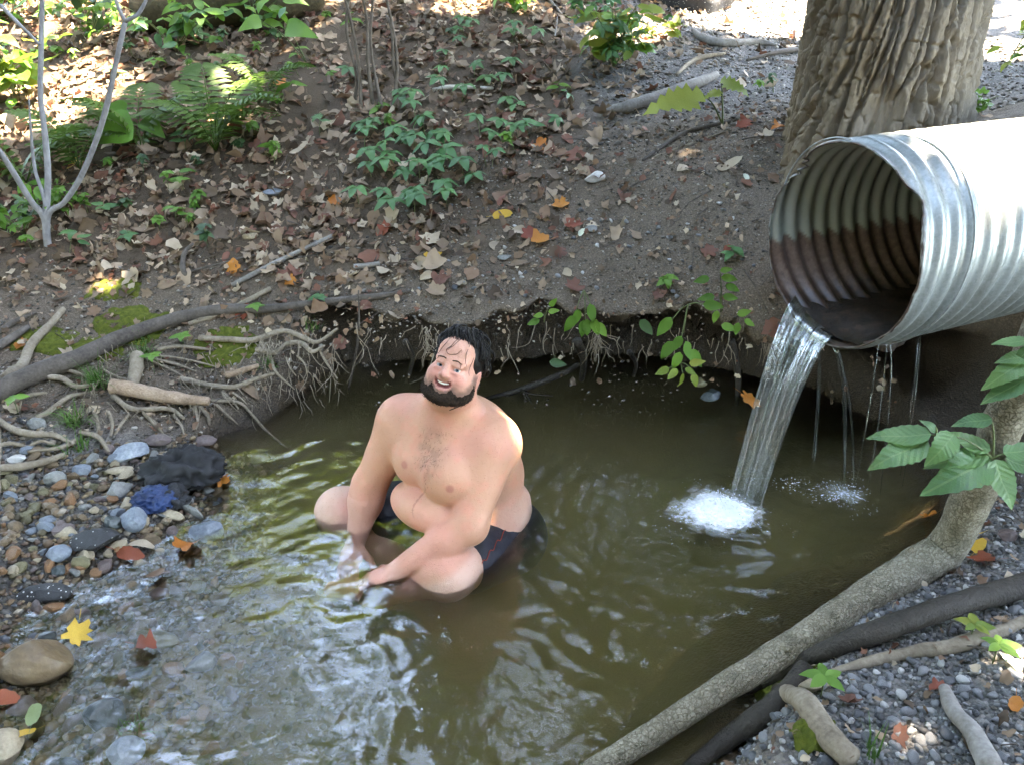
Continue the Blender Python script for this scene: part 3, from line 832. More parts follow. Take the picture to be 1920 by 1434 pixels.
# hair: cap of wet hair plus combed locks
hf = Field(HC - .16, HC + .19, .0045)
hf.ell(hd(0, .042, -.020), np.array((.086, .101, .104)) * HS, HB, .01)
_pl = np.array([0, -.55, .83])
hf.op(lambda P: ((P - HC) @ HB) @ _pl * -1 + .0125 + .006 * np.sin(((P - HC) @ HB)[..., 0] * 160), HC - .16, HC + .19, .006, True)
hf.op(lambda P: ((P - HC) @ HB)[..., 1] + .05, HC - .16, HC + .19, .006, True)
HV, HQ = hf.mesh()
hlh = (HV - HC) @ HB / HS
HV = HV + (.004 * fbm(np.stack([hlh[:, 0] * 90, hlh[:, 1] * 20, hlh[:, 2] * 20], -1), 3, 3))[:, None] * ((HV - HC) / np.linalg.norm(HV - HC, axis=1)[:, None])
hair = mk('hair', HV, HQ, M_HAIR, person)
lk = Buf()
rs = np.random.default_rng(5)
def scalp(th, ph, up):
    d = np.array([math.sin(th) * math.sin(ph), math.cos(th), math.sin(th) * math.cos(ph)])
    r = 1 / math.sqrt((d[0] / .086) ** 2 + (d[1] / .101) ** 2 + (d[2] / .104) ** 2)
    return hd(*(np.array([0, .042, -.020]) + d * (r + up)))
for i in range(420):
    ph = rs.uniform(-math.pi, math.pi)
    lim = 1.05 if abs(ph) < .9 else (1.5 if abs(ph) < 1.5 else 2.0)
    th0 = rs.uniform(.05, lim - .35); th1 = min(lim, th0 + rs.uniform(.4, .9)); sw = rs.uniform(.05, .5); lift_ = .016 * (rs.random() < .14)
    pts = [scalp(th0 + (th1 - th0) * u, ph + sw * u, .001 + (.006 + lift_) * math.sin(u * 3) + .003 * rs.uniform(-1, 1)) for u in np.linspace(0, 1, 6)]
    V_, F_ = tube(spline(pts, 9), [.0018, .0027, .0008], 5)
    lk.add(V_, F_)
for pts in ([(-.020, .125, .02), (-.030, .105, .050), (-.040, .075, .078), (-.047, .055, .076), (-.050, .040, .070), (-.056, .030, .066)],
            [(.0, .125, .02), (-.003, .105, .055), (-.014, .075, .088), (-.026, .058, .090), (-.016, .047, .094), (.004, .047, .096), (.022, .056, .092), (.030, .075, .082)],
            [(.01, .125, .02), (.006, .105, .055), (-.004, .080, .086), (-.014, .068, .090), (-.020, .056, .092)],
            [(.035, .118, .02), (.038, .098, .045), (.046, .068, .070), (.050, .050, .070), (.052, .036, .068), (.058, .024, .062)],
            [(.055, .10, .005), (.055, .085, .03), (.066, .05, .045), (.068, .03, .045), (.070, .012, .044), (.069, -.005, .042)]):
    V_, F_ = tube(spline([on_skin(hd(p[0], p[1], p[2] + .012), .0014) for p in pts], 22), [.0011, .0008, .0005], 5); lk.add(V_, F_)
for k in range(5):   # wet strand down the neck behind the ear
    pts = [hd(.078 + .002 * k, -.02, -.035), hd(.082, -.06, -.03 - .002 * k), hd(.083, -.095, -.025)]
    V_, F_ = tube(spline(pts, 8), [.003, .002, .0008], 5); lk.add(V_, F_)
lk.build('lock', M_HAIR, hair)
# hair of the chest and forearms, short dark strands lying on the skin
cb = Buf()
_wch = np.clip(1 - sstep(.15, 1.0, d_ch), 0, 1) * ((BV - mid) @ fs > .03); _wch = _wch / _wch.sum()
for i in rs.choice(len(BV), 160, p=_wch):
    a_ = BV[i]; d_ = nrm(rs.normal(size=3) * .6 - UP * .8) * rs.uniform(.005, .012)
    b_ = on_skin(a_ + d_, .0010)
    V_, F_ = tube(np.array([a_, b_]), [.00040, .0002], 3, cap=False); cb.add(V_, F_)
cb.build('body_hair', M_BEARD, person)
# eyebrows
eb = Buf()
for s_ in (1, -1):
    for i in range(60):
        u = (i % 30) / 29; x0 = .013 + .038 * u; y0 = .0255 + .0075 * math.sin(.35 + u * 2.4) + rs.uniform(-.0022, .0022)
        a_ = on_skin(hd(s_ * x0, y0, .11), .0004); b_ = on_skin(hd(s_ * (x0 + .007), y0 + .0025 - .004 * u, .11), .0012)
        V_, F_ = tube(np.array([a_, b_]), [.0010, .0005], 4); eb.add(V_, F_)
eb.build('eyebrow', m_mottle('brow_hair', [(.3, (.05, .03, .02)), (.7, (.09, .055, .035))], 90, .7, .3), person)
# beard
bf = Field(HC - .15, HC + .15, .0036)
sl_, PB = bf.box(HC - .15, HC + .15)
gi = (PB - fld.lo) / fld.h; i0 = np.floor(gi).astype(int); fr = gi - i0; i0 = np.clip(i0, 0, fld.n - 2)
db = 0
for dx in (0, 1):
    for dy in (0, 1):
        for dz in (0, 1):
            w_ = (fr[..., 0] if dx else 1 - fr[..., 0]) * (fr[..., 1] if dy else 1 - fr[..., 1]) * (fr[..., 2] if dz else 1 - fr[..., 2])
            db = db + w_ * fld.F[i0[..., 0] + dx, i0[..., 1] + dy, i0[..., 2] + dz]
lb = (PB - HC) @ HB / HS
bx_, by_, bz_ = lb[..., 0], lb[..., 1], lb[..., 2]
nzr = .011 * fbm(lb * 130, 2, 14)
top_ = np.interp(bz_, [-.03, .0, .02, .05, .072, .088, .12], [-.004, -.012, -.030, -.064, -.080, -.050, -.0425])
reg = np.maximum(by_ - top_ + nzr, .010 - bz_ + nzr)
reg = np.maximum(reg, np.interp(bz_, [-.02, .02, .05, .08], [-.055, -.086, -.116, -.130]) - by_ + nzr)
reg = np.maximum(reg, .012 * (1 - np.sqrt((bx_ / .031) ** 2 + ((by_ + .069 - 9 * bx_ ** 2) / .0185) ** 2 + ((bz_ - .09) / .05) ** 2)))
thick = .0022 + .0085 * sstep(-.06, -.115, by_) * sstep(.0, .05, bz_) + .002 * fbm(lb * 120, 2, 15)
bf.F = np.maximum(db - thick * sstep(-.002, .016, -reg) + .0012 * (reg > -.004), reg).astype(np.float32)
bcap = lambda a, b, ra, rb, k=.010: bf.cap(hd(*a), hd(*b), ra * HS, rb * HS, k)
bcap((-.02, -.108, .068), (.02, -.108, .068), .020, .020)
BV2, BQ2 = bf.mesh()
BV2 = BV2 + (.0030 * fbm(BV2 * 150, 2, 4) + .002 * fbm(BV2 * 60, 2, 6))[:, None] * np.array([0, -.5, .5])
beard = mk('beard', BV2, BQ2, M_BEARD, person)
bh = Buf()
for i in rs.choice(len(BV2), 1600, replace=False):
    p = BV2[i]; loc_ = (p - HC) @ HB
    out_ = HB @ nrm([loc_[0] * 1.2, -.07 + rs.uniform(-.03, .02), loc_[2] * .7 + rs.uniform(-.02, .03)])
    V_, F_ = tube(np.array([p - out_ * .004, p + out_ * rs.uniform(.002, .006)]), [.0006, .0003], 3, cap=False); bh.add(V_, F_)
bh.build('whiskers', M_BEARD, beard)
# eyes and teeth
def ico(r, sub=2):
    import bmesh
    bm = bmesh.new(); bmesh.ops.create_icosphere(bm, subdivisions=sub, radius=r)
    V = np.array([v.co[:] for v in bm.verts]); Fc = [tuple(v.index for v in fc.verts) for fc in bm.faces]; bm.free(); return V, Fc
t = NT('eyeball')
M_EYE = t.done(t.princ(t.n('Attribute', attribute_name='col').outputs['Color'], .12, None, .5))
for s_ in (1, -1):
    c_ = hd(s_ * .0325, .0005, .0768)
    V_, F_ = ico(.0125 * HS, 4)
    look = nrm(CAMP - c_); a_ = np.arccos(np.clip(V_ @ look / (.0125 * HS), -1, 1))
    cc = np.where((a_ < .24)[:, None], [.006, .006, .007], np.where((a_ < .54)[:, None], [.07, .10, .12], [.40, .37, .35]))
    mk('eye', V_ + c_, F_, M_EYE, person, True, cc)
M_TOOTH = m_mottle('tooth', [(.3, (.62, .56, .46)), (.7, (.72, .68, .58))], 60, .25, .05)
tb = Buf()
for i in range(-4, 5):
    x_ = i * .0046
    V_, F_ = ico(1.0, 1)
    tb.add(hd(x_, -.0560 + 14 * x_ * x_, .0885 - 14 * x_ * x_) + HS * (V_ * np.array([.0033, .0036, .002])) @ HB.T, F_)
tb.build('teeth', M_TOOTH, person)
# necklace cord
M_CORD = m_mottle('dark_cord', [(.3, (.03, .018, .012)), (.7, (.06, .04, .03))], 60, .7)
cord = spline([on_skin(at_d(x, y, d)) for x, y, d in ((903, 738, 2.56), (897, 752, 2.55), (886, 769, 2.53), (872, 783, 2.52), (858, 793, 2.52), (845, 800, 2.53))], 24)
mk('necklace', *tube(cord, .0016, 5), M_CORD, person)
# swimming shorts: thighs and seat, a size up
sf = Field((-.80, 1.90, -.30), (.26, 2.86, .12), .006)
f = sf
f.ell(PC - lp * .02 + fp * .03, (.205, .167, .125), Bp, .04)
kL, kR = hipL * .33 + knL * .67, hipR * .33 + knR * .67
f.cap(hipL, kL, .140, .112, .04); f.cap(hipR, kR, .140, .112, .04)
f.op(lambda P: -(P[..., 2] - .035 - .25 * np.maximum(0, (np.minimum((P - PC) @ fp, .25)))), (-.8, 1.9, -.3), (.26, 2.86, .12), .01, True)
SV, SQ = sf.mesh()
SV = SV + (.006 * fbm(SV * 22, 3, 8))[:, None] * np.array([0, -.6, .8])
M_SHORTS = m_mottle('dark_swim_cloth', [(.3, (.008, .008, .013)), (.7, (.018, .018, .028))], 30, .6, .5)
shorts = mk('shorts', SV, SQ, M_SHORTS, person)
_bvs = BVHTree.FromPolygons([tuple(v) for v in SV.tolist()], SQ.tolist())
M_RED = m_mottle('red_stitch', [(.3, (.22, .02, .012)), (.7, (.42, .05, .02))], 60, .7, .2)
pts = []
for u in np.linspace(0, 1, 26):
    x_, y_ = 896 + 52 * u, 1068 - 74 * u + 4 * math.sin(u * 25)
    r_ = ray(x_, y_); hit = _bvs.ray_cast(Vector(CAMP), Vector(nrm(r_)))
    if hit[0] is not None: pts.append(np.array(hit[0]) - nrm(r_) * .003)
if len(pts) > 3: mk('stitching', *tube(spline(pts, 60), .0015, 5), M_RED, shorts)
# ------------------------------------------------------------------ corrugated pipe
PA = nrm([.912, .41, .005])                       # into the bank
PO = at_d(1569, 464, 2.765); PR = .330
PX_ = nrm(np.cross(PA, UP)); PZ_ = np.cross(PX_, PA)   # PX_: right of someone looking out of the bank
pipe = empty('culvert_pipe', tuple(PO - PZ_ * PR))
tag(pipe, 'corrugated galvanised metal pipe jutting from the bank and pouring water', 'pipe')
nth, pitch, amp = 220, .068, .0082
th = np.linspace(0, 2 * math.pi, nth, endpoint=False)      # 0 = top, increasing towards PX_
s_end = .006 * fbm(np.stack([np.cos(th) * 6, np.sin(th) * 6, 0 * th], -1), 3, 4) + .003 * fbm(np.stack([np.cos(th) * 22, np.sin(th) * 22, 0 * th], -1), 2, 5)
lft = np.angle(np.exp(1j * (th - 5.35)))          # torn notch, upper far side
s_end = s_end + .055 * np.exp(-(lft / .20) ** 2) * (1 + .35 * np.sin(th * 60)) + .03 * np.exp(-((np.angle(np.exp(1j * (th - .9)))) / .18) ** 2)
ss = np.arange(0, 2.3, .0068)
S, TT = np.meshgrid(ss, th, indexing='ij')
S = S + s_end[None] * np.exp(-S / .05)
ph = S / pitch + TT / (2 * math.pi) * 4
wave = np.cos(2 * math.pi * ph) * sstep(.0, .03, S - s_end[None] + .006)
seam = np.exp(-((np.mod(S + TT / (2 * math.pi) * 4 * pitch - .065, .60) - .03) / .004) ** 2)
wob = .004 * fbm(np.stack([np.cos(TT) * 2, np.sin(TT) * 2, S * 2], -1), 2, 6)
def pipe_pts(r): return PO + S[..., None] * PA + (r * np.cos(TT))[..., None] * PZ_ + (r * np.sin(TT))[..., None] * PX_
Ro = PR + amp * wave + .0045 * seam + wob + .0025
Ri = PR + amp * wave + wob - .0025
Po, Pi = pipe_pts(Ro), pipe_pts(Ri)
a_, b_ = Po.shape[:2]
io = np.arange(a_ * b_).reshape(a_, b_); ii_ = io + a_ * b_
r_ = lambda A: np.roll(A, -1, 1)
q1 = np.stack([io[:-1], io[1:], r_(io)[1:], r_(io)[:-1]], -1).reshape(-1, 4)
q2 = np.stack([ii_[:-1], r_(ii_)[:-1], r_(ii_)[1:], ii_[1:]], -1).reshape(-1, 4)
q3 = np.stack([io[0], r_(io)[0], r_(ii_)[0], ii_[0]], -1).reshape(-1, 4) if False else np.stack([io[0], np.roll(io[0], -1), np.roll(ii_[0], -1), ii_[0]], -1)
PV = np.concatenate([Po.reshape(-1, 3), Pi.reshape(-1, 3)])
# zones: R = brown coating left inside up to the old water line, G = rust of the torn rim and the wet floor
hgt = (PV - PO) @ PZ_
sI = np.concatenate([np.zeros(a_ * b_), np.ones(a_ * b_)])
wv = np.concatenate([wave.ravel(), wave.ravel()])
coat = sI * sstep(.012, -.004, hgt + .075 - .012 * wv + .006 * fbm(PV * 30, 2, 3))
dS = np.concatenate([(S - s_end[None]).ravel()] * 2)
rust = np.exp(-np.maximum(dS, 0) / .008) * (.3 + .7 * (fbm(PV * 40, 2, 9) > -.1))
rust = np.maximum(rust, sI * sstep(-.20, -.29, hgt + .03 * fbm(PV * 14, 3, 2)))
zc = np.stack([coat, np.clip(rust, 0, 1), sI], -1)
t = NT('galvanised_steel')
z_ = t.n('SeparateColor'); t.l(t.n('Attribute', attribute_name='col').outputs['Color'], z_.inputs[0])
co = t.coord('Object')
sp = t.n('TexVoronoi', Scale=130.0); t.l(co, sp.inputs['Vector'])
n1 = t.noise(co, 7, 6, .7); n2 = t.noise(co, 60, 4, .6)
zinc = t.mix(n1, t.ramp(sp.outputs['Color'], [(.0, (.26, .285, .285)), (1.0, (.40, .42, .425))]), (.22, .25, .245))
stn = t.noise(t.coord('Object', (3, 3, .6)), 5, 5, .7)
zinc = t.mix(t.ramp(stn, [(.48, (0,) * 3), (.72, (.6,) * 3)]), zinc, (.13, .125, .105))
zinc = t.mix(t.ramp(n2, [(.52, (0,) * 3), (.75, (.55,) * 3)]), zinc, (.14, .165, .155))
coat_c = t.ramp(n2, [(.3, (.08, .046, .034)), (.55, (.15, .092, .068)), (.8, (.22, .15, .115))])
rust_c = t.ramp(n2, [(.3, (.020, .013, .010)), (.55, (.055, .030, .018)), (.8, (.12, .06, .03))])
zinc = t.mix(z_.outputs[2], zinc, t.mix(n1, (.50, .53, .46), (.38, .41, .35)))
c = t.mix(z_.outputs[0], zinc, coat_c); c = t.mix(z_.outputs[1], c, rust_c)
nm = t.math('SUBTRACT', 1.0, t.math('MAXIMUM', z_.outputs[0], z_.outputs[1]), True)
M_PIPE = t.done(t.princ(c, t.ramp(n2, [(.3, (.36,) * 3), (.7, (.55,) * 3)]), t.bump(n2, .12, .003), .5, t.math('MULTIPLY', nm, .55)))
mk('barrel', local(pipe, PV), np.concatenate([q1, q2, q3]), M_PIPE, pipe, True, zc)
# lock seam: a thin folded strip winding round the outside
tt = np.linspace(0, 2 * math.pi, 120); sS = .215 - tt / (2 * math.pi) * 4 * pitch + .04
pp = PO + sS[:, None] * PA + (PR + .0135) * (np.cos(tt)[:, None] * PZ_ + np.sin(tt)[:, None] * PX_)
M_SEAM = m_mottle('seam_steel', [(.3, (.24, .26, .26)), (.7, (.42, .44, .45))], 40, .45, .2, .002, .5, metal=.5)
mk('lock_seam', local(pipe, tube(pp, .0028, 6)[0]), tube(pp, .0028, 6)[1], M_SEAM, pipe)
# sediment lying in the pipe and the film of water over it
us = np.linspace(-1, 1, 25); sl = np.linspace(.02, 2.0, 60)
U_, S_ = np.meshgrid(us, sl)
hw = math.sqrt(PR ** 2 - (PR - .055) ** 2)
sed = PO + S_[..., None] * PA + (U_ * hw)[..., None] * PX_ + (-(PR - .050) - .026 * (1 - U_ ** 2) * sstep(.25, .02, S_) + .010 * fbm(np.stack([U_ * 3, S_ * 12, 0 * U_], -1), 3, 3))[..., None] * PZ_
k_ = np.arange(sed.shape[0] * 25).reshape(-1, 25)
sq = np.stack([k_[:-1, :-1], k_[:-1, 1:], k_[1:, 1:], k_[1:, :-1]], -1).reshape(-1, 4)
M_SED = m_mottle('wet_sediment', [(.3, (.012, .009, .007)), (.55, (.04, .026, .017)), (.8, (.10, .06, .04))], 26, .18, .9, .012, .6)
mk('sediment', local(pipe, sed.reshape(-1, 3)), sq, M_SED, pipe)

# ------------------------------------------------------------------ falling water
t = NT('falling_water')
uv = t.n('Attribute', attribute_name='col').outputs['Color']
mp = t.n('Mapping'); mp.inputs['Scale'].default_value = (26, 1.6, 1); t.l(uv, mp.inputs[0])
st = t.noise(mp.outputs[0], 1.0, 4, .65, .4)
nb = t.bump(st, .8, .006)
fr = t.n('Fresnel', IOR=1.33); t.l(nb, fr.inputs['Normal'])
gl = t.n('BsdfGlossy', Roughness=.08); t.l(nb, gl.inputs['Normal'])
tr = t.n('BsdfTransparent'); tr.inputs[0].default_value = (.90, .94, .90, 1)
m1 = t.n('MixShader'); t.l(t.math('MULTIPLY', fr.outputs[0], 1.1, True), m1.inputs[0]); t.l(tr.outputs[0], m1.inputs[1]); t.l(gl.outputs[0], m1.inputs[2])
df = t.n('BsdfDiffuse'); df.inputs[0].default_value = (.80, .84, .84, 1)
m2 = t.n('MixShader')
sepc = t.n('SeparateColor'); t.l(uv, sepc.inputs[0])
aer = t.math('MULTIPLY', t.ramp(st, [(.50, (0,) * 3), (.70, (.60,) * 3), (.82, (.85,) * 3)]), t.math('ADD', .03, t.math('MULTIPLY', sepc.outputs[1], .22)))
t.l(t.math('ADD', aer, .015), m2.inputs[0]); t.l(m1.outputs[0], m2.inputs[1]); t.l(df.outputs[0], m2.inputs[2])
M_FALL = t.done(m2.outputs[0])
def lip(phi, out=0.0): return PO - PA * out + PR * (math.sin(phi) * (-PX_ if PX_[0] > 0 else PX_) - math.cos(phi) * PZ_)
_lftd = -PX_ if PX_[1] < 0 else PX_
def lip(phi, out=0.0): return PO - PA * out + (PR - .012) * (math.sin(phi) * _lftd - math.cos(phi) * PZ_)
LAND = at_z(1398, 935, 0.0)
nu, nt = 56, 60
P1 = np.zeros((nt, nu, 3)); P2 = np.zeros((nt, nu, 3)); CU = np.zeros((nt, nu, 3))
for j in range(nu):
    u = j / (nu - 1); phi = math.radians(-5 + 42 * u)
    p0 = lip(phi, -.04) + UP * .014
    tz = p0[2] + .02; T = math.sqrt(2 * tz / 9.8)
    end = LAND + np.array([.055, -.02, 0]) * (1 - u) + np.array([-.05, .03, 0]) * u
    vel = (end - p0) / T; vel[2] = 0
    for i in range(nt):
        tau = (i / (nt - 1)); tm = tau * T
        g = -.5 * 9.8 * tm * tm
        p = p0 + vel * tm + UP * g
        w = math.sin(math.pi * u) ** .5
        nzv = float(vnoise(np.array([u * 11, tau * 1.2, 3.0]), 5))
        p = p + nrm([-.44, .9, 0]) * .006 * nzv * tau + UP * 0
        thn = (.007 * w + .001) * (1 - .35 * tau) * (1 + .6 * float(vnoise(np.array([u * 16, tau * 2.5, 9.0]), 7)))
        nn = nrm([vel[0], vel[1], .35])
        P1[i, j] = p + nn * thn; P2[i, j] = p - nn * thn; CU[i, j] = (u, tau, 0)
k1 = np.arange(nt * nu).reshape(nt, nu); k2 = k1 + nt * nu
fa = np.stack([k1[:-1, :-1], k1[1:, :-1], k1[1:, 1:], k1[:-1, 1:]], -1).reshape(-1, 4)
fb = np.stack([k2[:-1, :-1], k2[:-1, 1:], k2[1:, 1:], k2[1:, :-1]], -1).reshape(-1, 4)
e1 = np.stack([k1[:-1, 0], k2[:-1, 0], k2[1:, 0], k1[1:, 0]], -1); e2 = np.stack([k1[:-1, -1], k1[1:, -1], k2[1:, -1], k2[:-1, -1]], -1)
fall = mk('falling_water', np.concatenate([P1.reshape(-1, 3), P2.reshape(-1, 3)]), np.concatenate([fa, fb, e1, e2]), M_FALL, None, True, np.concatenate([CU.reshape(-1, 3)] * 2))
tag(fall, 'clear sheet of water arcing from the lip of the pipe into the white foam', 'waterfall')
strand = Buf()
rs = np.random.default_rng(31)
for k in range(9):
    j = int(rs.integers(1, nu - 1)); P = (P1[:, j] + P2[:, j]) / 2 + rs.normal(size=3) * .004
    i0 = int(rs.integers(0, 8)); i1 = int(rs.integers(30, nt))
    V_, F_ = tube(P[i0:i1:2] , [.0028, .0034, .0012], 6)
    strand.add(V_, F_, np.stack([np.full(len(V_), k * .37), np.linspace(0, 1, len(V_)), np.zeros(len(V_))], -1))
strand.build('strand', M_FALL, fall)
def trickle(label, a, b, r, n, spread, seed):
    rs = np.random.default_rng(seed); bf_ = Buf()
    for k in range(n):
        a2 = a + rs.normal(size=3) * spread * .5; b2 = b + rs.normal(size=3) * spread
        p = np.array([a2 * (1 - u ** .7) + b2 * u ** .7 if False else np.array([a2[0] + (b2[0] - a2[0]) * u, a2[1] + (b2[1] - a2[1]) * u, a2[2] + (b2[2] - a2[2]) * u * u]) for u in np.linspace(0, 1, 26)])
        p += .003 * fbm(p * 25, 2, seed + k)[:, None] * np.array([1, 1, 0])
        V_, F_ = tube(p, [r, r * .8, r * 1.1, r * .6], 6, .35, seed + k, freq=60)
        bf_.add(V_, F_, np.stack([np.full(len(V_), k * .61 + seed), np.linspace(0, 1, len(V_)), np.zeros(len(V_))], -1))
    o = bf_.build('water_trickle', M_FALL)
    return tag(o, label, 'water', 'thin trickles under the pipe')
trickle('double thread of water dripping straight down from the lowest point of the rim', lip(-.05), at_z(1585, 905), .0034, 3, .010, 3)
trickle('thin thread of water between the main fall and the double thread', lip(.12), at_z(1522, 862), .0024, 2, .008, 4)
trickle('faint slanting spray of water under the belly of the pipe', PO + PA * .30 - PZ_ * (PR + .01), at_z(1630, 915), .0018, 3, .03, 5)
trickle('faintest thread of water beside the leafy sprig', PO + PA * .45 - PZ_ * (PR + .01), at_z(1690, 905), .0014, 2, .015, 6)
# foam: heaped froth with flying drops, and lighter froth under the trickles
t = NT('foam')
p = t.princ((.92, .93, .94), .6, t.bump(t.noise(t.coord('Object'), 120, 4), .6, .006), .5, **{'Subsurface Weight': .3, 'Subsurface Radius': (.02, .02, .02), 'Subsurface Scale': 1.0})
tl = t.n('BsdfTranslucent'); tl.inputs[0].default_value = (.9, .92, .94, 1)
mx = t.n('MixShader'); mx.inputs[0].default_value = .3; t.l(p, mx.inputs[1]); t.l(tl.outputs[0], mx.inputs[2])
M_FOAM = t.done(mx.outputs[0])
octV = np.array([[1, 0, 0], [-1, 0, 0], [0, 1, 0], [0, -1, 0], [0, 0, 1], [0, 0, -1.0]]); octF = [(0, 2, 4), (2, 1, 4), (1, 3, 4), (3, 0, 4), (2, 0, 5), (1, 2, 5), (3, 1, 5), (0, 3, 5)]
def froth(label, c, rx, ry, n, hgt, core, seed, name='foam'):
    rs = np.random.default_rng(seed); bf_ = Buf()
    if core:
        V_, F_ = ico(1.0, 5)
        nz_ = fbm(V_ * 5, 4, seed)
        ray_ = fbm(np.stack([V_[:, 0] * 9, V_[:, 1] * 9, 0 * V_[:, 0]], -1), 3, seed + 2)
        r_ = 1 + .22 * nz_ + .12 * ray_
        V_ = V_ * r_[:, None] * np.array([rx * .52, ry * .52, hgt])
        bf_.add(V_ + np.array([c[0], c[1], -.004]), F_)
    for k in range(n):
        a = rs.uniform(0, 2 * math.pi); rr_ = abs(rs.normal()) * .52 if core else math.sqrt(rs.random())
        lob = 1 + .35 * math.sin(a * 3 + seed) + .2 * math.sin(a * 7 + 1)
        x, y = c[0] + math.cos(a) * rr_ * rx * lob, c[1] + math.sin(a) * rr_ * ry * lob
        z = .001 + max(0, (1 - rr_)) * rs.random() ** 2 * hgt * 2.2
        s = rs.uniform(.0008, .0026) * (1.25 - .5 * min(1, rr_))
        st_ = rs.uniform(1, 3.2); R_ = rotz(a) @ np.diag([s * st_, s, s * rs.uniform(.35, .9)])
        bf_.add(octV @ R_.T + np.array([x, y, z]), octF)
    o = bf_.build(name, M_FOAM)
    return tag(o, label, None, None, 'stuff')
froth('bright white foam heaped where the main fall lands', at_z(1352, 962), .20, .17, 500, .034, True, 41)
froth('thin scattered froth under the trickles', at_z(1575, 925), .13, .12, 260, .010, False, 43)
froth('scraps of froth by the dark bank', at_z(1470, 905), .10, .05, 60, .006, False, 44)

# film of bubbles spreading on the water round each landing
t = NT('foam_film')
fa_ = t.n('Attribute', attribute_name='col').outputs['Color']; sp_ = t.n('SeparateColor'); t.l(fa_, sp_.inputs[0])
mp = t.n('Mapping'); mp.inputs['Scale'].default_value = (9, 2.2, 1); t.l(fa_, mp.inputs[0])
fine = t.noise(t.coord('Object'), 60, 5, .7); rad = t.noise(t.coord('Object'), 22, 4, .7)
den = t.math('ADD', t.math('MULTIPLY', fine, .55), t.math('MULTIPLY', rad, .45))
al = t.math('MULTIPLY', t.math('SUBTRACT', t.math('ADD', sp_.outputs[1], den), .68), 1.9, True)
fd = t.princ((.92, .93, .94), .5, None, .5); ft = t.n('BsdfTransparent'); fm = t.n('MixShader')
t.l(t.math('MULTIPLY', al, .95), fm.inputs[0]); t.l(ft.outputs[0], fm.inputs[1]); t.l(fd, fm.inputs[2])
M_FILM = t.done(fm.outputs[0])
def film(label, c, rx, ry, peak, seed, hump=.012):
    na, nr = 96, 34; A, Rr = np.meshgrid(np.linspace(0, 2 * math.pi, na, endpoint=False), np.linspace(.02, 1, nr))
    lob = 1 + .22 * fbm(np.stack([np.cos(A) * 1.6, np.sin(A) * 1.6, 0 * A], -1), 3, seed)
    x = c[0] + np.cos(A) * Rr * rx * lob; y = c[1] + np.sin(A) * Rr * ry * lob
    z = .010 + hump * np.exp(-(Rr / .45) ** 2) + .004 * fbm(xy3(x * 40, y * 40), 3, seed)
    V = np.stack([x, y, z], -1).reshape(-1, 3); k = np.arange(na * nr).reshape(nr, na); kr = np.roll(k, -1, 1)
    q = np.stack([k[:-1], kr[:-1], kr[1:], k[1:]], -1).reshape(-1, 4)
    al = peak * (1 - Rr) ** 1.1
    o = mk('foam', V, q, M_FILM, None, True, np.stack([A / 6.2832, al, 0 * A], -1).reshape(-1, 3))
    return tag(o, label, None, None, 'stuff')
film('soft white froth spreading from the main fall', at_z(1345, 962), .235, .195, .78, 3, .016)
film('thin pale froth under the trickles', at_z(1580, 930), .17, .14, .34, 5, .002)
# ------------------------------------------------------------------ limbs, logs, sticks and roots
def m_bark(name, dark, mid, light, sc=26, stretch=(1, 1, 1), bump=.9, bd=.010, rough=.88, ck=0.0):
    t = NT(name); co = t.coord('Object', stretch)
    vo = t.n('TexVoronoi', Scale=sc * 1.6); vo.feature = 'DISTANCE_TO_EDGE'
    wn = t.n('TexNoise', Scale=sc, Detail=3.0); t.l(co, wn.inputs['Vector'])
    vm = t.n('VectorMath', operation='MULTIPLY_ADD'); t.l(wn.outputs['Color'], vm.inputs[0]); vm.inputs[1].default_value = (.035, .035, .035); t.l(co, vm.inputs[2])
    t.l(vm.outputs[0], vo.inputs['Vector'])
    n1 = t.noise(co, sc * .4, 6, .7); n2 = t.noise(co, sc * 4, 4)
    crack = t.ramp(vo.outputs['Distance'], [(.0, (0,) * 3), (.12, (1,) * 3)])
    c = t.mix(.35, t.ramp(n1, [(.3, dark), (.5, mid), (.72, light)]), t.ramp(n2, [(.3, dark), (.7, light)]))
    c = t.mix(crack, t.mix(ck, c, dark), c)
    h = t.math('ADD', t.math('MULTIPLY', crack, .9 * ck), t.math('MULTIPLY', n2, .8))
    return t.done(t.princ(c, rough, t.bump(h, bump, bd), .25))
M_LIMB = m_bark('limb_bark', (.10, .085, .055), (.25, .22, .16), (.44, .40, .31), 46, ck=.6)
M_WETLOG = m_bark('wet_dark_wood', (.012, .010, .008), (.028, .023, .018), (.055, .046, .036), 30, (1, 1, 1), .7, .010, .62)
M_ROOT = m_bark('root_bark', (.085, .066, .046), (.18, .145, .105), (.30, .255, .20), 22, (1, 1, 1), .5, .006)
M_GREYWOOD = m_bark('weathered_wood', (.085, .075, .065), (.18, .165, .15), (.29, .275, .255), 24, (1, 1, 1), .4, .004)
M_DARKWOOD = m_bark('dark_stick', (.03, .024, .02), (.075, .062, .052), (.13, .112, .098), 24, (1, 1, 1), .5, .005)
M_ROT = m_bark('rotten_wood', (.13, .085, .055), (.26, .18, .125), (.40, .30, .22), 30, (1, 1, 1), .7, .008)
def stick(name, label, cat, pts, r, mat, n=28, seg=9, rough=.12, seed=1, parent=None, group=None, freq=16.0):
    V_, F_ = tube(spline(pts, n), r, seg, rough, seed, freq=freq)
    o = mk(name, V_, F_, mat, parent)
    return tag(o, label, cat, group) if parent is None else o
def GP(lst, up): return [G(x, y, up) for x, y in lst]

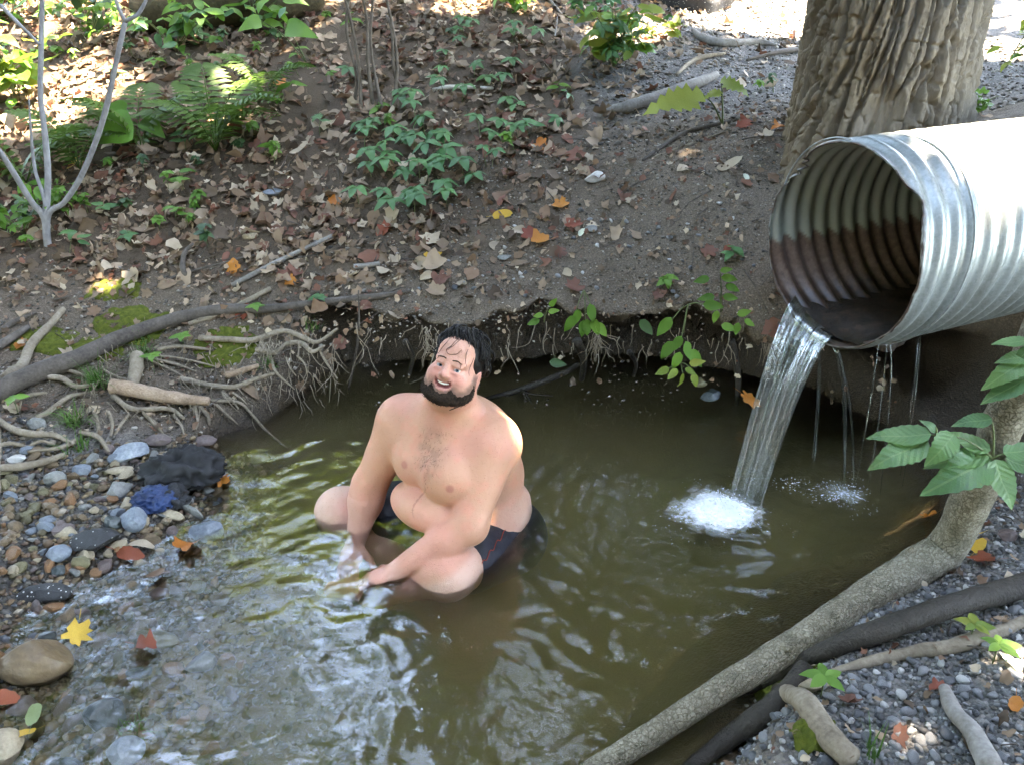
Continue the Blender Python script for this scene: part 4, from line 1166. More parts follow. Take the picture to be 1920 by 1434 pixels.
lp_ = [at_z(1085, 1460, -.03), at_z(1200, 1392, .02), at_z(1330, 1306, .07), at_z(1500, 1200, .13), at_z(1640, 1110, .18), at_z(1728, 1056, .22), at_z(1780, 1018, .27), at_y(1838, 900, 1.90), at_y(1878, 800, 1.89), at_y(1930, 690, 1.87), at_y(2010, 520, 1.85)]
limb = empty('leaning_limb', tuple(at_z(1755, 1035, .18)))
tag(limb, 'thick grey-brown bent limb slanting across the corner into the water', 'branch')
V_, F_ = tube(spline(lp_, 90), [.028, .031, .034, .040, .048, .056, .053, .049, .049, .051, .052], 22, .13, 5, freq=15)
mk('bark', local(limb, V_), F_, M_LIMB, limb)
for (x, y, z, dx) in ((1475, 1210, .150, 0), (1705, 1066, .235, 0)):
    p = at_z(x, y, z); V_, F_ = ico(.019, 2); V_ = V_ * (1 + .25 * fbm(V_ * 60, 2, 3))[:, None]
    mk('knot', local(limb, V_ * np.array([1, 1, .6]) + p), F_, M_LIMB, limb)
stick('wet_log', 'black wet log lying on the gravel behind the bent limb', 'log', [G(1375, 1308, .02), G(1440, 1290, .035), G(1555, 1238, .04), G(1690, 1195, .05), G(1800, 1158, .05), G(1935, 1118, .05)], [.012, .022, .027, .029, .030, .033], M_WETLOG, 60, 14, .22, 3)
stick('exposed_root', 'dark wet root reaching from the bank corner into the water', 'root', [at_z(1285, 1448, -.03), at_z(1370, 1382, .02), at_z(1450, 1322, .09), G(1510, 1268, .03)], [.018, .026, .030, .026], M_WETLOG, 40, 12, .25, 4, group='roots of the gravel bank')
stick('exposed_root', 'grey mossy root curling down the corner of the gravel bank', 'root', [G(1455, 1310, .03), G(1500, 1335, .035), G(1535, 1385, .03), G(1590, 1445, .03)], [.018, .025, .028, .026], M_ROOT, 40, 12, .28, 6, group='roots of the gravel bank')
stick('exposed_root', 'thin dark root under the mossy corner of the gravel bank', 'root', [at_z(1385, 1440, -.02), at_z(1440, 1405, .03), at_z(1500, 1370, .10)], [.014, .02, .02], M_WETLOG, 20, 10, .2, 7, group='roots of the gravel bank')
stick('exposed_root', 'flat grey root half buried along the black log', 'root', [G(1560, 1262, .005), G(1680, 1235, .012), G(1800, 1215, .012), G(1930, 1170, .01)], [.008, .016, .020, .018], M_ROOT, 40, 10, .3, 8, group='roots of the gravel bank')
stick('branch_stub', 'pale stick lying end-on in the grey gravel', 'stick', [G(1765, 1305, .02), G(1785, 1350, .025), G(1820, 1400, .03), G(1850, 1460, .03)], [.013, .018, .021, .025], M_GREYWOOD, 36, 12, .22, 9)

fallen = stick('fallen_branch', 'long dark fallen branch lying across the root bank', 'branch', [G(-20, 760, .03), G(70, 722, .045), G(150, 690, .045), G(235, 650, .045), G(330, 615, .04), G(420, 597, .035), G(500, 592, .03), G(600, 578, .025), G(700, 566, .02), G(772, 552, .015)], [.040, .038, .034, .032, .028, .024, .018, .016, .014, .006], M_DARKWOOD, 80, 12, .16, 11)
stick('stick', 'straight grey stick lying on the bank left of the yellow leaf', 'stick', GP([(437, 545), (520, 502), (625, 452)], .018), [.011, .012, .010], M_GREYWOOD, 20, 8, .1, 12)
stick('stick', 'pale half-buried stick behind the long dark branch', 'stick', GP([(355, 612), (430, 588), (508, 548)], .012), [.010, .014, .012], M_ROOT, 20, 8, .12, 13)
stick('stick', 'dark stick at the picture edge above the forked root', 'stick', GP([(-15, 668), (20, 645), (55, 622)], .02), [.02, .018, .012], M_DARKWOOD, 14, 8, .12, 14)
stick('stick', 'thin dark stick higher at the picture edge', 'stick', GP([(-15, 640), (30, 612), (70, 595)], .015), [.012, .010, .006], M_DARKWOOD, 14, 8, .12, 15)
stick('stick', 'curved mossy stick end standing up among the leaves', 'stick', [G(352, 525, .0), G(345, 515, .03), G(350, 498, .06), G(368, 488, .075)], [.012, .013, .011, .006], M_DARKWOOD, 14, 8, .15, 16)
stick('stick', 'thin dark twig lying up the leaf bank', 'stick', GP([(270, 555), (340, 520), (500, 478)], .012), [.004, .006, .003], M_DARKWOOD, 16, 6, .1, 17)
stick('stick', 'short stub of branch on the brown bank', 'stick', GP([(665, 508), (690, 503), (712, 500)], .012), [.012, .013, .011], M_GREYWOOD, 10, 8, .1, 18)
stick('stick', 'white peeled stick lying high on the leaf slope', 'stick', GP([(812, 176), (850, 172), (925, 175)], .02), [.010, .013, .008], m_bark('peeled_wood', (.3, .27, .22), (.45, .42, .36), (.6, .57, .5), 20, bump=.2), 14, 8, .15, 19)
stick('dead_branch', 'thick dead branch under the big ragged green leaf', 'branch', GP([(1130, 218), (1180, 212), (1240, 193), (1300, 170), (1342, 152)], .03), [.014, .032, .036, .032, .022], M_GREYWOOD, 30, 12, .16, 20)
stick('exposed_root', 'grey root arching over the sunlit path', 'root', GP([(1298, 62), (1318, 80), (1360, 88), (1420, 86), (1455, 92)], .02), [.012, .030, .026, .022, .010], M_GREYWOOD, 26, 10, .16, 21, group='roots across the path')
stick('exposed_root', 'short pale root below the arching path root', 'root', GP([(1268, 146), (1295, 122), (1320, 112), (1358, 106)], .015), [.008, .014, .016, .010], M_ROOT, 20, 9, .16, 22, group='roots across the path')
stick('exposed_root', 'thin dark root running up to the trunk', 'root', GP([(1400, 118), (1450, 105), (1505, 98)], .012), [.008, .012, .014], M_DARKWOOD, 16, 8, .16, 23, group='roots across the path')
stick('exposed_root', 'long dark root line along the edge of the bare slope', 'root', GP([(1205, 306), (1240, 280), (1290, 252), (1350, 236), (1400, 225)], .008), [.006, .010, .012, .010, .006], M_DARKWOOD, 26, 8, .2, 24, group='roots across the path')
stick('exposed_root', 'thin root lying on the slope below the root line', 'root', GP([(1220, 300), (1290, 275), (1370, 245)], .003), [.004, .008, .003], M_ROOT, 18, 8, .2, 25, group='roots across the path')
for lab, pts, r in (('white twig near the top shrub', [(1030, 5), (1050, 30), (1068, 55)], .008), ('second white twig below the top shrub', [(1045, 40), (1042, 65), (1038, 90)], .006)):
    stick('stick', lab, 'stick', GP(pts, .02), [r, r, r * .6], M_GREYWOOD, 10, 7, .1, 26)
sunk = empty('sunken_branch', tuple(at_z(1000, 720, 0)))
tag(sunk, 'wet black branch sticking out of the water behind the bather', 'branch')
pb = [at_z(895, 752, -.05), at_z(960, 735, .005), at_z(1010, 718, .04), at_z(1060, 698, .09), at_z(1085, 682, .13)]
mk('stem', local(sunk, tube(spline(pb, 24), [.010, .014, .015, .014, .010], 9, .12, 2)[0]), tube(spline(pb, 24), .01, 9)[1], M_WETLOG, sunk)
for q in ([at_z(978, 730, .02), at_z(995, 738, .02), at_z(1036, 742, .01)], [at_z(985, 733, .02), at_z(993, 750, .0), at_z(998, 757, -.02)]):
    mk('twig', local(sunk, tube(spline(q, 10), [.005, .003, .002], 6)[0]), tube(spline(q, 10), .003, 6)[1], M_WETLOG, sunk)
hang = empty('dead_twig', tuple(at_z(656, 732, 0))); tag(hang, 'thin bare twig standing in the water against the bank', 'twig')
for q, r in (([at_z(653, 735, -.03), at_z(662, 690, .11), at_z(671, 640, .26), at_z(673, 585, .40), at_z(672, 545, .5)], .0055), ([at_z(662, 690, .11), at_z(676, 672, .17), at_z(690, 640, .24)], .003)):
    mk('stem', local(hang, tube(spline(q, 16), [r, r, r * .5], 6)[0]), tube(spline(q, 16), r, 6)[1], M_DARKWOOD, hang)

roots = empty('root_tangle', tuple(G(250, 730))); tag(roots, 'tangle of bare brown roots washed out of the bank behind the cobbles', 'roots')
RL = [([(20, 715), (50, 694), (67, 654), (100, 620), (127, 590)], .020), ([(-5, 730), (30, 700), (52, 690)], .014), ([(264, 678), (262, 705), (256, 730), (248, 742)], .026),
      ([(218, 738), (254, 742), (300, 752), (350, 760), (398, 764)], .030), ([(218, 748), (254, 771), (321, 771), (351, 791)], .011), ([(398, 754), (452, 764), (479, 785), (505, 808), (539, 818)], .006),
      ([(97, 714), (124, 718), (150, 731), (187, 728)], .012), ([(-5, 790), (33, 811), (67, 818), (110, 821), (147, 841)], .013), ([(-5, 884), (50, 880), (94, 872), (130, 857)], .015),
      ([(2, 800), (5, 848), (4, 892), (8, 930)], .013), ([(77, 788), (100, 778), (134, 751), (167, 744)], .011), ([(157, 815), (191, 825), (211, 852)], .010), ([(181, 771), (191, 801), (188, 820)], .007),
      ([(208, 775), (217, 798), (214, 822)], .008), ([(248, 781), (235, 798), (221, 818)], .006), ([(274, 778), (301, 805), (315, 820)], .006), ([(378, 641), (435, 644), (479, 644), (535, 627), (576, 641), (599, 647), (636, 624)], .012),
      ([(485, 664), (519, 667), (542, 651), (569, 651), (589, 667), (612, 654)], .011), ([(345, 718), (402, 728), (445, 731), (479, 718), (519, 714)], .012), ([(492, 647), (512, 678), (522, 708), (556, 738)], .006),
      ([(602, 661), (612, 688), (636, 724)], .006), ([(281, 674), (335, 688), (372, 701)], .006), ([(285, 670), (345, 676), (415, 692)], .005), ([(290, 682), (330, 700), (352, 712)], .005), ([(428, 711), (455, 703), (489, 694)], .015),
      ([(200, 700), (225, 712), (248, 718)], .008), ([(150, 830), (120, 845), (60, 850)], .008), ([(60, 840), (85, 830), (110, 836)], .006), ([(380, 766), (395, 790), (398, 806)], .008), ([(370, 764), (376, 795), (372, 812)], .006),
      ([(410, 762), (430, 785), (450, 800)], .005), ([(420, 740), (440, 760), (452, 775)], .005), ([(440, 738), (455, 752), (468, 770)], .005), ([(560, 670), (575, 690), (580, 715)], .004), ([(540, 675), (548, 700), (560, 722)], .004), ([(300, 660), (340, 655), (400, 660)], .008),
      ([(20, 760), (60, 745), (95, 740)], .008), ([(0, 842), (30, 835), (60, 842)], .008), ([(330, 780), (345, 800), (350, 818)], .005), ([(100, 690), (140, 700), (170, 712)], .007)]
for k, (pl_, r) in enumerate(RL):
    P = [G(x, y) + UP * (r * .9 + .012) + np.array([0, -.02, 0]) for x, y in pl_]
    V_, F_ = tube(spline(P, 8 * len(P)), [r * 1.05, r, r * .9, r * .55], 9, .22, 100 + k, freq=24)
    mk('root', local(roots, V_), F_, M_ROT if k in (3, 24) else M_ROOT, roots)
# fine rootlets hanging under the lip of the bank and through the tangle
rl = Buf(); rs = np.random.default_rng(17)
for k in range(400):
    if k < 190:
        x = rs.uniform(-.95, 1.15); y0 = 3.2 + rs.uniform(-.03, .05); z0 = .33 + rs.uniform(-.05, .06); Ln = rs.uniform(.03, .12) * (1 + 1.6 * (rs.random() < .08)); x = x + .12 * math.sin(x * 9)
        p = np.array([x, y0 - .02, z0])
    else:
        px_, py_ = rs.uniform(150, 640), 0; py_ = rs.uniform(640, 780) + (640 - px_) * .06
        p = G(px_, py_, .05); Ln = rs.uniform(.05, .14)
    d = np.array([rs.normal() * .45, -.25 + rs.normal() * .25, -1.0]); pts = [p]
    for j in range(4):
        d = d + rs.normal(size=3) * .35; d = nrm(d + np.array([0, 0, -.25])); pts.append(pts[-1] + d * Ln / 4)
    V_, F_ = tube(spline(pts, 9), [.0022, .0016, .0007], 4)
    rl.add(V_, F_)
tag(rl.build('rootlets', M_ROOT), 'fine rootlets hanging from the undercut bank', None, None, 'stuff')
for k, (x, y0, y1, r) in enumerate(((1082, 640, 712, .020), (1372, 640, 770, .016), (1180, 660, 705, .012), (760, 640, 700, .014))):
    a = at_y(x, y0, 3.22); b = at_y(x + 8, y1, 3.34)
    stick('hanging_root', ['dark root dropping behind the tip of the sunken branch', 'dark root dropping to the water beside the falling stream', 'short dark root in the shade of the undercut', 'dark root in the shade left of the bather'][k], 'root', [a, (a + b) / 2 + np.array([.02, .01, 0]), b], [r, r * .8, r * .6], M_WETLOG, 12, 8, .25, 60 + k, group='roots in the undercut')
# rotten log at the top of the hill
stick('rotten_log', 'dark rotten log lying at the top of the leafy hill', 'log', [G(262, 62, .10), G(340, 55, .13), G(430, 48, .15), G(520, 42, .14), G(600, 22, .12)], [.12, .155, .165, .16, .11], m_bark('mossy_log', (.025, .02, .012), (.07, .055, .03), (.12, .10, .05), 10), 30, 16, .14, 70)
# ------------------------------------------------------------------ stones
def rock(seed, dims, cuts=7, sub=3, smooth=.06):
    rs = np.random.default_rng(seed); V_, F_ = ico(1.0, sub)
    for k in range(cuts):
        n = nrm(rs.normal(size=3)); h = rs.uniform(.48, .82); d = V_ @ n
        V_ = V_ - np.maximum(d - h, 0)[:, None] * n * .93
    V_ = V_ * (1 + smooth * fbm(V_ * 2.2 + seed, 3, seed))[:, None]
    return V_ * np.array(dims), F_
def m_stone(name, dark, mid, light, sc=14, rough=.55, spec=.4, speck=None):
    t = NT(name); co = t.coord('Object')
    n1 = t.noise(co, sc, 6, .7); n2 = t.noise(co, sc * 9, 3)
    c = t.mix(.3, t.ramp(n1, [(.32, dark), (.52, mid), (.72, light)]), t.ramp(n2, [(.3, dark), (.75, light)]))
    if speck is not None:
        vo = t.n('TexVoronoi', Scale=speck[0]); t.l(co, vo.inputs['Vector'])
        sx = t.n('SeparateColor'); t.l(vo.outputs['Color'], sx.inputs[0])
        pick = t.math('MULTIPLY', t.math('LESS_THAN', vo.outputs['Distance'], t.math('MULTIPLY', sx.outputs[1], .42)), t.math('GREATER_THAN', sx.outputs[0], .72))
        c = t.mix(pick, c, speck[1])
    return t.done(t.princ(c, rough, t.bump(t.math('ADD', n1, t.math('MULTIPLY', n2, .4)), .6, .008), spec))
S_BLUE = m_stone('blue_grey_stone', (.07, .085, .105), (.13, .155, .185), (.24, .265, .29))
S_PALEB = m_stone('pale_blue_stone', (.10, .125, .16), (.22, .25, .28), (.42, .44, .45), 11)
S_TAN = m_stone('tan_stone', (.16, .12, .075), (.28, .225, .15), (.42, .36, .26))
S_GREY = m_stone('grey_stone', (.085, .088, .082), (.17, .172, .16), (.29, .285, .265))
S_ASPH = m_stone('asphalt_lump', (.012, .012, .013), (.022, .022, .023), (.04, .04, .042), 30, .6, .35, (120.0, (.42, .41, .39)))
S_BROWN = m_stone('brown_boulder', (.05, .035, .022), (.135, .088, .048), (.21, .15, .085), 8, .5)
S_RUST = m_stone('rust_boulder', (.10, .045, .018), (.20, .095, .04), (.28, .16, .08), 9, .5)
S_SLATE = m_stone('wet_slate', (.016, .020, .022), (.04, .05, .053), (.085, .10, .10), 12, .3, .5)
S_OLIVE = m_stone('olive_stone', (.06, .052, .025), (.13, .11, .055), (.20, .175, .10), 10, .45)
S_PLUM = m_stone('plum_stone', (.055, .038, .036), (.115, .082, .076), (.19, .145, .13), 11, .5)
STONES = [
    ('pale blue-grey oblong stone at the foot of the roots', 252, 857, (.080, .045, .040), S_PALEB, 6, .3, .5),
    ('thin flat pale stone below the oblong blue-grey stone', 228, 886, (.060, .022, .014), S_TAN, 5, .2, .3),
    ('angular grey stone beside the blue cloth', 226, 926, (.052, .040, .040), S_GREY, 9, .7, .5),
    ('smooth grey stone with a pale top below the blue cloth', 252, 985, (.050, .045, .050), S_BLUE, 6, .2, .5),
    ('dark stone tucked against the smooth grey stone', 216, 990, (.032, .030, .040), S_SLATE, 7, .1, .5),
    ('tan slab tilted against the black cloth', 318, 966, (.068, .022, .046), S_TAN, 8, -.45, .7),
    ('dark speckled slab tilted beside the tan slab', 362, 962, (.062, .018, .048), S_GREY, 8, -.75, .7),
    ('blue-grey boulder at the water edge under the tilted slabs', 388, 1002, (.062, .048, .036), S_BLUE, 6, .1, .4),
    ('black asphalt lump with white specks on the cobbles', 180, 1022, (.085, .058, .042), S_ASPH, 8, .15, .5),
    ('pale cream flat stone left of the speckled asphalt lump', 127, 1003, (.046, .032, .018), S_TAN, 6, .0, .4),
    ('blue-grey cobble below the cream flat stone', 110, 1046, (.046, .036, .028), S_BLUE, 7, .4, .4),
    ('olive cobble between the blue-grey cobble and the stream', 150, 1062, (.038, .032, .026), S_OLIVE, 7, .2, .4),
    ('small dark cobble under the olive cobble', 112, 1072, (.026, .022, .018), S_SLATE, 7, .2, .4),
    ('long black asphalt slab at the edge of the riffle', 84, 1122, (.090, .050, .026), S_ASPH, 7, .0, .5),
    ('big round brown boulder in the riffle', 76, 1256, (.105, .082, .070), S_BROWN, 3, .1, .45),
    ('rust-coloured boulder cut by the picture edge', -8, 1262, (.050, .062, .058), S_RUST, 4, .2, .5),
    ('small black stone above the big brown boulder', 90, 1198, (.026, .022, .020), S_SLATE, 6, .3, .5),
    ('dark blue-black angular stone below the brown boulder', 194, 1338, (.062, .055, .045), S_SLATE, 8, .5, .45),
    ('grey wet stone below the dark angular stone', 230, 1394, (.052, .042, .034), S_PALEB, 7, .2, .4),
    ('pale brown stone in the bottom corner of the picture', 12, 1412, (.052, .050, .055), S_TAN, 7, .3, .5),
    ('plum stone beside the rust-coloured boulder', 40, 1326, (.050, .036, .022), S_PLUM, 6, .1, .4),
    ('dark flat stone at the bottom edge of the riffle', 115, 1434, (.060, .040, .022), S_SLATE, 6, .2, .4),
    ('long olive stone under the shallow water', 282, 1182, (.090, .040, .022), S_OLIVE, 5, -.15, .6),
    ('green-grey stone under the shallow water', 375, 1222, (.055, .042, .026), S_GREY, 6, .2, .6),
    ('plum stone under water at the stream edge', 300, 1108, (.035, .026, .020), S_PLUM, 7, .4, .5),
    ('square brown slab awash at the end of the roots', 480, 843, (.058, .038, .030), S_OLIVE, 8, .2, .55),
    ('dark slab with a red leaf standing in the riffle', 255, 1238, (.040, .020, .030), S_SLATE, 8, .35, .5),
    ('dark purple flat rock behind the oblong blue-grey stone', 300, 830, (.060, .036, .022), S_PLUM, 7, .1, .4),
    ('dark brown flat rock at the water edge above the black cloth', 385, 835, (.062, .036, .024), S_PLUM, 7, .2, .4),
    ('grey stone half under the roots', 72, 800, (.040, .030, .026), S_GREY, 6, .2, .5),
    ('white stone under the lowest root', 34, 864, (.036, .022, .018), m_stone('white_stone', (.38, .36, .32), (.5, .48, .44), (.62, .6, .56)), 7, .2, .4),
    ('round pale grey stone on the cobbles under the roots', 106, 908, (.040, .032, .030), S_GREY, 5, .3, .4),
    ('blue cobble on the shore below the roots', 155, 888, (.038, .030, .026), S_BLUE, 6, .1, .4),
    ('pale tan pointed stone on the corner of the gravel bank', 1530, 1290, (.052, .026, .024), S_TAN, 9, .3, .45),
    ('blue-grey stone in front of the pale pointed stone', 1512, 1263, (.020, .018, .016), S_BLUE, 6, .3, .4),
    ('white egg-shaped stone lying on the bare slope', 1115, 341, (.060, .034, .030), m_stone('cream_stone', (.33, .31, .27), (.44, .42, .38), (.54, .52, .48)), 4, .5, .4),
    ('pale square stone in the leaf litter by the path of sticks', 470, 448, (.040, .030, .024), S_TAN, 7, .2, .4),
    ('flat blue-grey stone lying in the leaf litter', 520, 366, (.075, .032, .022), S_BLUE, 7, .2, .4),
    ('greenish flat stone on the pebbly bank', 1108, 436, (.036, .026, .016), S_GREY, 7, .2, .3),
    ('flat grey-green stone on the bank above the bather', 946, 486, (.036, .028, .014), S_GREY, 7, .2, .3),
    ('grey brick-like stone in the shade by the falling water', 1330, 752, (.050, .034, .030), S_SLATE, 8, .2, .5),
    ('brown leaf-stained stone in the shade by the falling water', 1310, 742, (.034, .026, .022), S_OLIVE, 8, .2, .5),
    ('dark cobble on the wet bank under the limb', 1850, 965, (.040, .030, .024), S_SLATE, 7, .2, .4),
    ('plum cobble beside the yellow leaves', 1885, 1012, (.034, .028, .022), S_PLUM, 7, .2, .4),
]
def put_rock(label, px, py, dims, mat, cuts, rz, sink, seed):
    p = G(px, py); V_, F_ = rock(seed, dims, cuts)
    if 'tilted' in label: V_ = V_ @ rotx(.5).T
    V_ = V_ @ rotz(rz).T
    o = mk('stone', V_, F_, mat); o.data.set_sharp_from_angle(angle=.42)
    zmin = V_[:, 2].min()
    o.location = (p[0], p[1], p[2] - zmin - dims[2] * sink)
    tag(o, label, 'stone')
for k, (lab, px, py, dims, mat, cuts, rz, sink) in enumerate(STONES):
    put_rock(lab, px, py, tuple(d * .95 for d in dims), mat, cuts, rz, sink, 200 + k)
# asphalt lump at the top of the path
p = G(1300, 12); V_, F_ = rock(77, (.52, .26, .20), 8, 4, .1)
V_ = V_ * (1 + .05 * fbm(V_ * 25, 3, 3))[:, None]
lump = mk('asphalt_lump', V_, F_, S_ASPH); lump.location = (p[0], p[1], p[2] + .02); lump.rotation_euler = (0, 0, .3)
tag(lump, 'dark lump of old asphalt at the top of the path', 'asphalt')
# cobbles and pebbles one can tell apart
def pebble_mesh(seed, mat):
    V_, F_ = rock(seed, (1, .76, .55), 9, 2, .10); me = mesh_data('pebble', V_, F_, True, None, mat); me.set_sharp_from_angle(angle=.5); return me
PEB_M = [S_BLUE, S_TAN, S_GREY, S_PLUM, S_OLIVE, S_BROWN, S_RUST, S_BROWN]
PEB = [pebble_mesh(300 + k, PEB_M[k % 8]) for k in range(16)]
S_CR1 = m_stone('crushed_grey', (.10, .103, .108), (.20, .205, .215), (.33, .335, .345), 20)
S_CR2 = m_stone('crushed_dark', (.045, .047, .052), (.095, .10, .108), (.17, .175, .185), 20)
S_CR3 = m_stone('crushed_pale', (.30, .295, .285), (.42, .415, .40), (.55, .54, .52), 20)
def chip_mesh(seed, mat):
    V_, F_ = rock(seed, (1, .8, .62), 9, 2, .05); return mesh_data('chip', V_, F_, True, None, mat)
CHIP = [chip_mesh(340 + k, [S_CR1, S_CR2, S_CR1, S_CR3, S_CR2, S_CR1][k % 6]) for k in range(12)]
rs = np.random.default_rng(23)
P_COL = {'blue_grey_stone': 'blue-grey', 'tan_stone': 'tan', 'grey_stone': 'grey', 'plum_stone': 'plum-brown', 'olive_stone': 'olive', 'brown_boulder': 'brown', 'pale_blue_stone': 'pale blue-grey', 'crushed_grey': 'grey', 'crushed_dark': 'dark grey', 'crushed_pale': 'pale'}
P_MARK = [(252, 857, 'the oblong blue-grey stone'), (60, 870, 'the lowest root'), (106, 930, 'the round pale grey stone'), (226, 926, 'the angular grey stone'), (252, 985, 'the smooth pale-topped stone'), (350, 905, 'the black garment'), (288, 950, 'the blue cloth'), (180, 1022, 'the speckled asphalt lump'), (127, 1003, 'the cream flat stone'), (110, 1046, 'the blue-grey cobble'),
          (30, 1000, 'the picture edge above the asphalt slab'), (84, 1122, 'the long asphalt slab'), (388, 1002, 'the tilted slabs'), (353, 1040, 'the orange and yellow stream leaf'), (152, 1209, 'the floating yellow-orange leaf'), (76, 1256, 'the big brown boulder'), (194, 1338, 'the dark angular stone'), (230, 1394, 'the grey wet stone'), (282, 1182, 'the long olive stone'), (375, 1222, 'the green-grey sunken stone'),
          (255, 1238, 'the dark slab in the riffle'), (40, 1390, 'the pale corner stone'), (400, 1330, 'the deeper edge of the riffle'), (1530, 1290, 'the pale pointed stone'), (1592, 1325, 'the crumpled brown leaf'), (1685, 1388, 'the brown leaf by the bottom edge'), (1800, 1370, 'the pale stick'), (1755, 1296, 'the shrivelled red leaf'), (1892, 1248, 'the bleached white leaf'), (1815, 1208, 'the young gravel-bank sprout'),
          (1620, 1270, 'the flat half-buried root'), (1700, 1130, 'the black log'), (1560, 1400, 'the curled mossy root'), (1900, 1360, 'the orange-brown edge leaf'), (1013, 458, 'the curled orange leaf'), (813, 489, 'the bright yellow leaf'), (943, 409, 'the long yellow-orange leaf'), (1108, 436, 'the greenish flat stone'), (1328, 482, 'the brown leaf left of the pipe'), (1200, 430, 'the middle of the bare slope'), (1240, 540, 'the bank lip under the pipe')]
def pebble_label(label, px, py, mat, sz, rs):
    m = min(P_MARK, key=lambda q: (q[0] - px) ** 2 + (q[1] - py) ** 2)
    side = 'left of' if px < m[0] - 14 else ('right of' if px > m[0] + 14 else ('behind' if py < m[1] else 'in front of'))
    what = 'wet pebble' if 'wet' in label else ('crushed stone' if 'crushed' in label else 'pebble')
    return ('small ' if sz < .33 else ('large ' if sz > .66 else 'middling ')) + P_COL.get(mat, 'grey') + ' ' + what + ' ' + side + ' ' + m[2]
def scatter(n, region, meshes, name, label, cat, group, smin, smax, seed, sink=.3):
    rs = np.random.default_rng(seed); done = 0; taken = []
    while done < n:
        px, py = rs.uniform(region[0], region[2]), rs.uniform(region[1], region[3])
        if not region[4](px, py): continue
        p = G(px, py); s = rs.uniform(smin, smax)
        if any((p[0] - q[0]) ** 2 + (p[1] - q[1]) ** 2 < ((s + q[2]) * .62) ** 2 for q in taken): 
            if rs.random() < .8: continue
        taken.append((p[0], p[1], s))
        mi = int(rs.integers(len(meshes)))
        o = bpy.data.objects.new(name, meshes[mi]); COL.objects.link(o)
        o.location = (p[0], p[1], p[2] + s * (.55 - sink)); o.scale = (s, s * rs.uniform(.8, 1.1), s * rs.uniform(.8, 1.2))
        o.rotation_euler = (rs.normal() * .25, rs.normal() * .25, rs.uniform(0, 6.28))
        tag(o, pebble_label(label, px, py, meshes[mi].materials[0].name, (s - smin) / (smax - smin), rs), cat, group); done += 1
scatter(170, (0, 850, 440, 1080, lambda x, y: y > 850 + .0 * x and x < 430 - max(0, y - 960) * 1.6), PEB, 'pebble', 'rounded river pebble on the dry cobble bar below the roots', 'pebble', 'pebbles of the cobble bar', .013, .042, 1)
scatter(110, (0, 1040, 480, 1434, lambda x, y: x > 0 and x < 520 - abs(y - 1250) * .3), [PEB[k] for k in (3, 4, 5, 6, 7, 11, 12, 13, 14)], 'pebble', 'rounded wet pebble in the shallow riffle', 'pebble', 'pebbles of the riffle', .014, .044, 2, .45)
scatter(190, (1390, 1060, 1920, 1434, lambda x, y: y > 1290 - (x - 1500) * .25 or (x > 1560 and 1100 < y < 1190 and y > 1500 - .23 * x)), CHIP, 'gravel_stone', 'crushed grey stone on the gravel bank below the bent limb', 'stone', 'crushed stones of the gravel bank', .008, .021, 3)
scatter(70, (760, 380, 1420, 560, lambda x, y: True), CHIP, 'slope_pebble', 'small pale pebble on the bare pebbly slope', 'pebble', 'pebbles of the bare slope', .008, .018, 4)
# finer gravel, uncountable
def gravel(name, label, n, sampler, smin, smax, pal, seed):
    rs = np.random.default_rng(seed); P = sampler(rs, n)
    P = P[np.argsort(P[:, 0])] if False else P
    z = hq(P[:, 0], P[:, 1]); n = len(P)
    base, Fb = ico(1.0, 1); base = base[:, :] ; kv = len(base)
    s = rs.uniform(smin, smax, n) * rs.uniform(.6, 1.25, n)
    jit = 1 + .28 * rs.normal(size=(n, kv, 1)) * .8
    a = rs.uniform(0, 6.28, n); ca, sa = np.cos(a), np.sin(a)
    B = base[None] * jit * np.stack([np.ones(n), rs.uniform(.6, 1, n), rs.uniform(.4, .75, n)], -1)[:, None]
    X_ = B[..., 0] * ca[:, None] - B[..., 1] * sa[:, None]; Y_ = B[..., 0] * sa[:, None] + B[..., 1] * ca[:, None]
    V = np.stack([X_, Y_, B[..., 2]], -1) * s[:, None, None] + np.stack([P[:, 0], P[:, 1], z + s * .15], -1)[:, None]
    Fq = (np.array(Fb)[None] + (np.arange(n) * kv)[:, None, None]).reshape(-1, 3)
    pal = np.array(pal); c = pal[rs.integers(len(pal), size=n)] * rs.uniform(.7, 1.25, (n, 1))
    o = mk(name, V.reshape(-1, 3), Fq, M_GRAV, None, True, np.repeat(c, kv, 0))
    return tag(o, label, None, None, 'stuff')
t = NT('gravel_bits')
at_ = t.n('Attribute', attribute_name='col').outputs['Color']
M_GRAV = t.done(t.princ(t.mix(t.noise(t.coord('Object'), 130, 3), at_, t.mix(1.0, at_, (.6, .58, .55), 'MULTIPLY')), .6, None, .35))
def in_rect(x0, y0, x1, y1, ok):
    def f_(rs, n):
        x = rs.uniform(x0, x1, n * 3); y = rs.uniform(y0, y1, n * 3); m = ok(x, y); return np.stack([x[m], y[m]], -1)[:n]
    return f_
RIV = [(.16, .115, .070), (.10, .09, .08), (.22, .16, .09), (.07, .075, .085), (.11, .07, .05), (.26, .22, .17), (.09, .072, .042), (.13, .08, .045)]
GRY = [(.10, .10, .105), (.16, .162, .17), (.06, .062, .066), (.24, .24, .245), (.40, .395, .385), (.13, .12, .105)]
GRYD = [(.078, .067, .057), (.125, .108, .092), (.052, .044, .036), (.20, .175, .15), (.34, .31, .27), (.145, .115, .088)]
gravel('gravel', 'small river gravel of the cobble bar', 5200, in_rect(-2.1, 1.35, -.85, 2.95, lambda x, y: (pool_dist(x, y) > -.22) & (y < 2.85 + .1 * np.sin(x * 5))), .006, .017, RIV, 1)
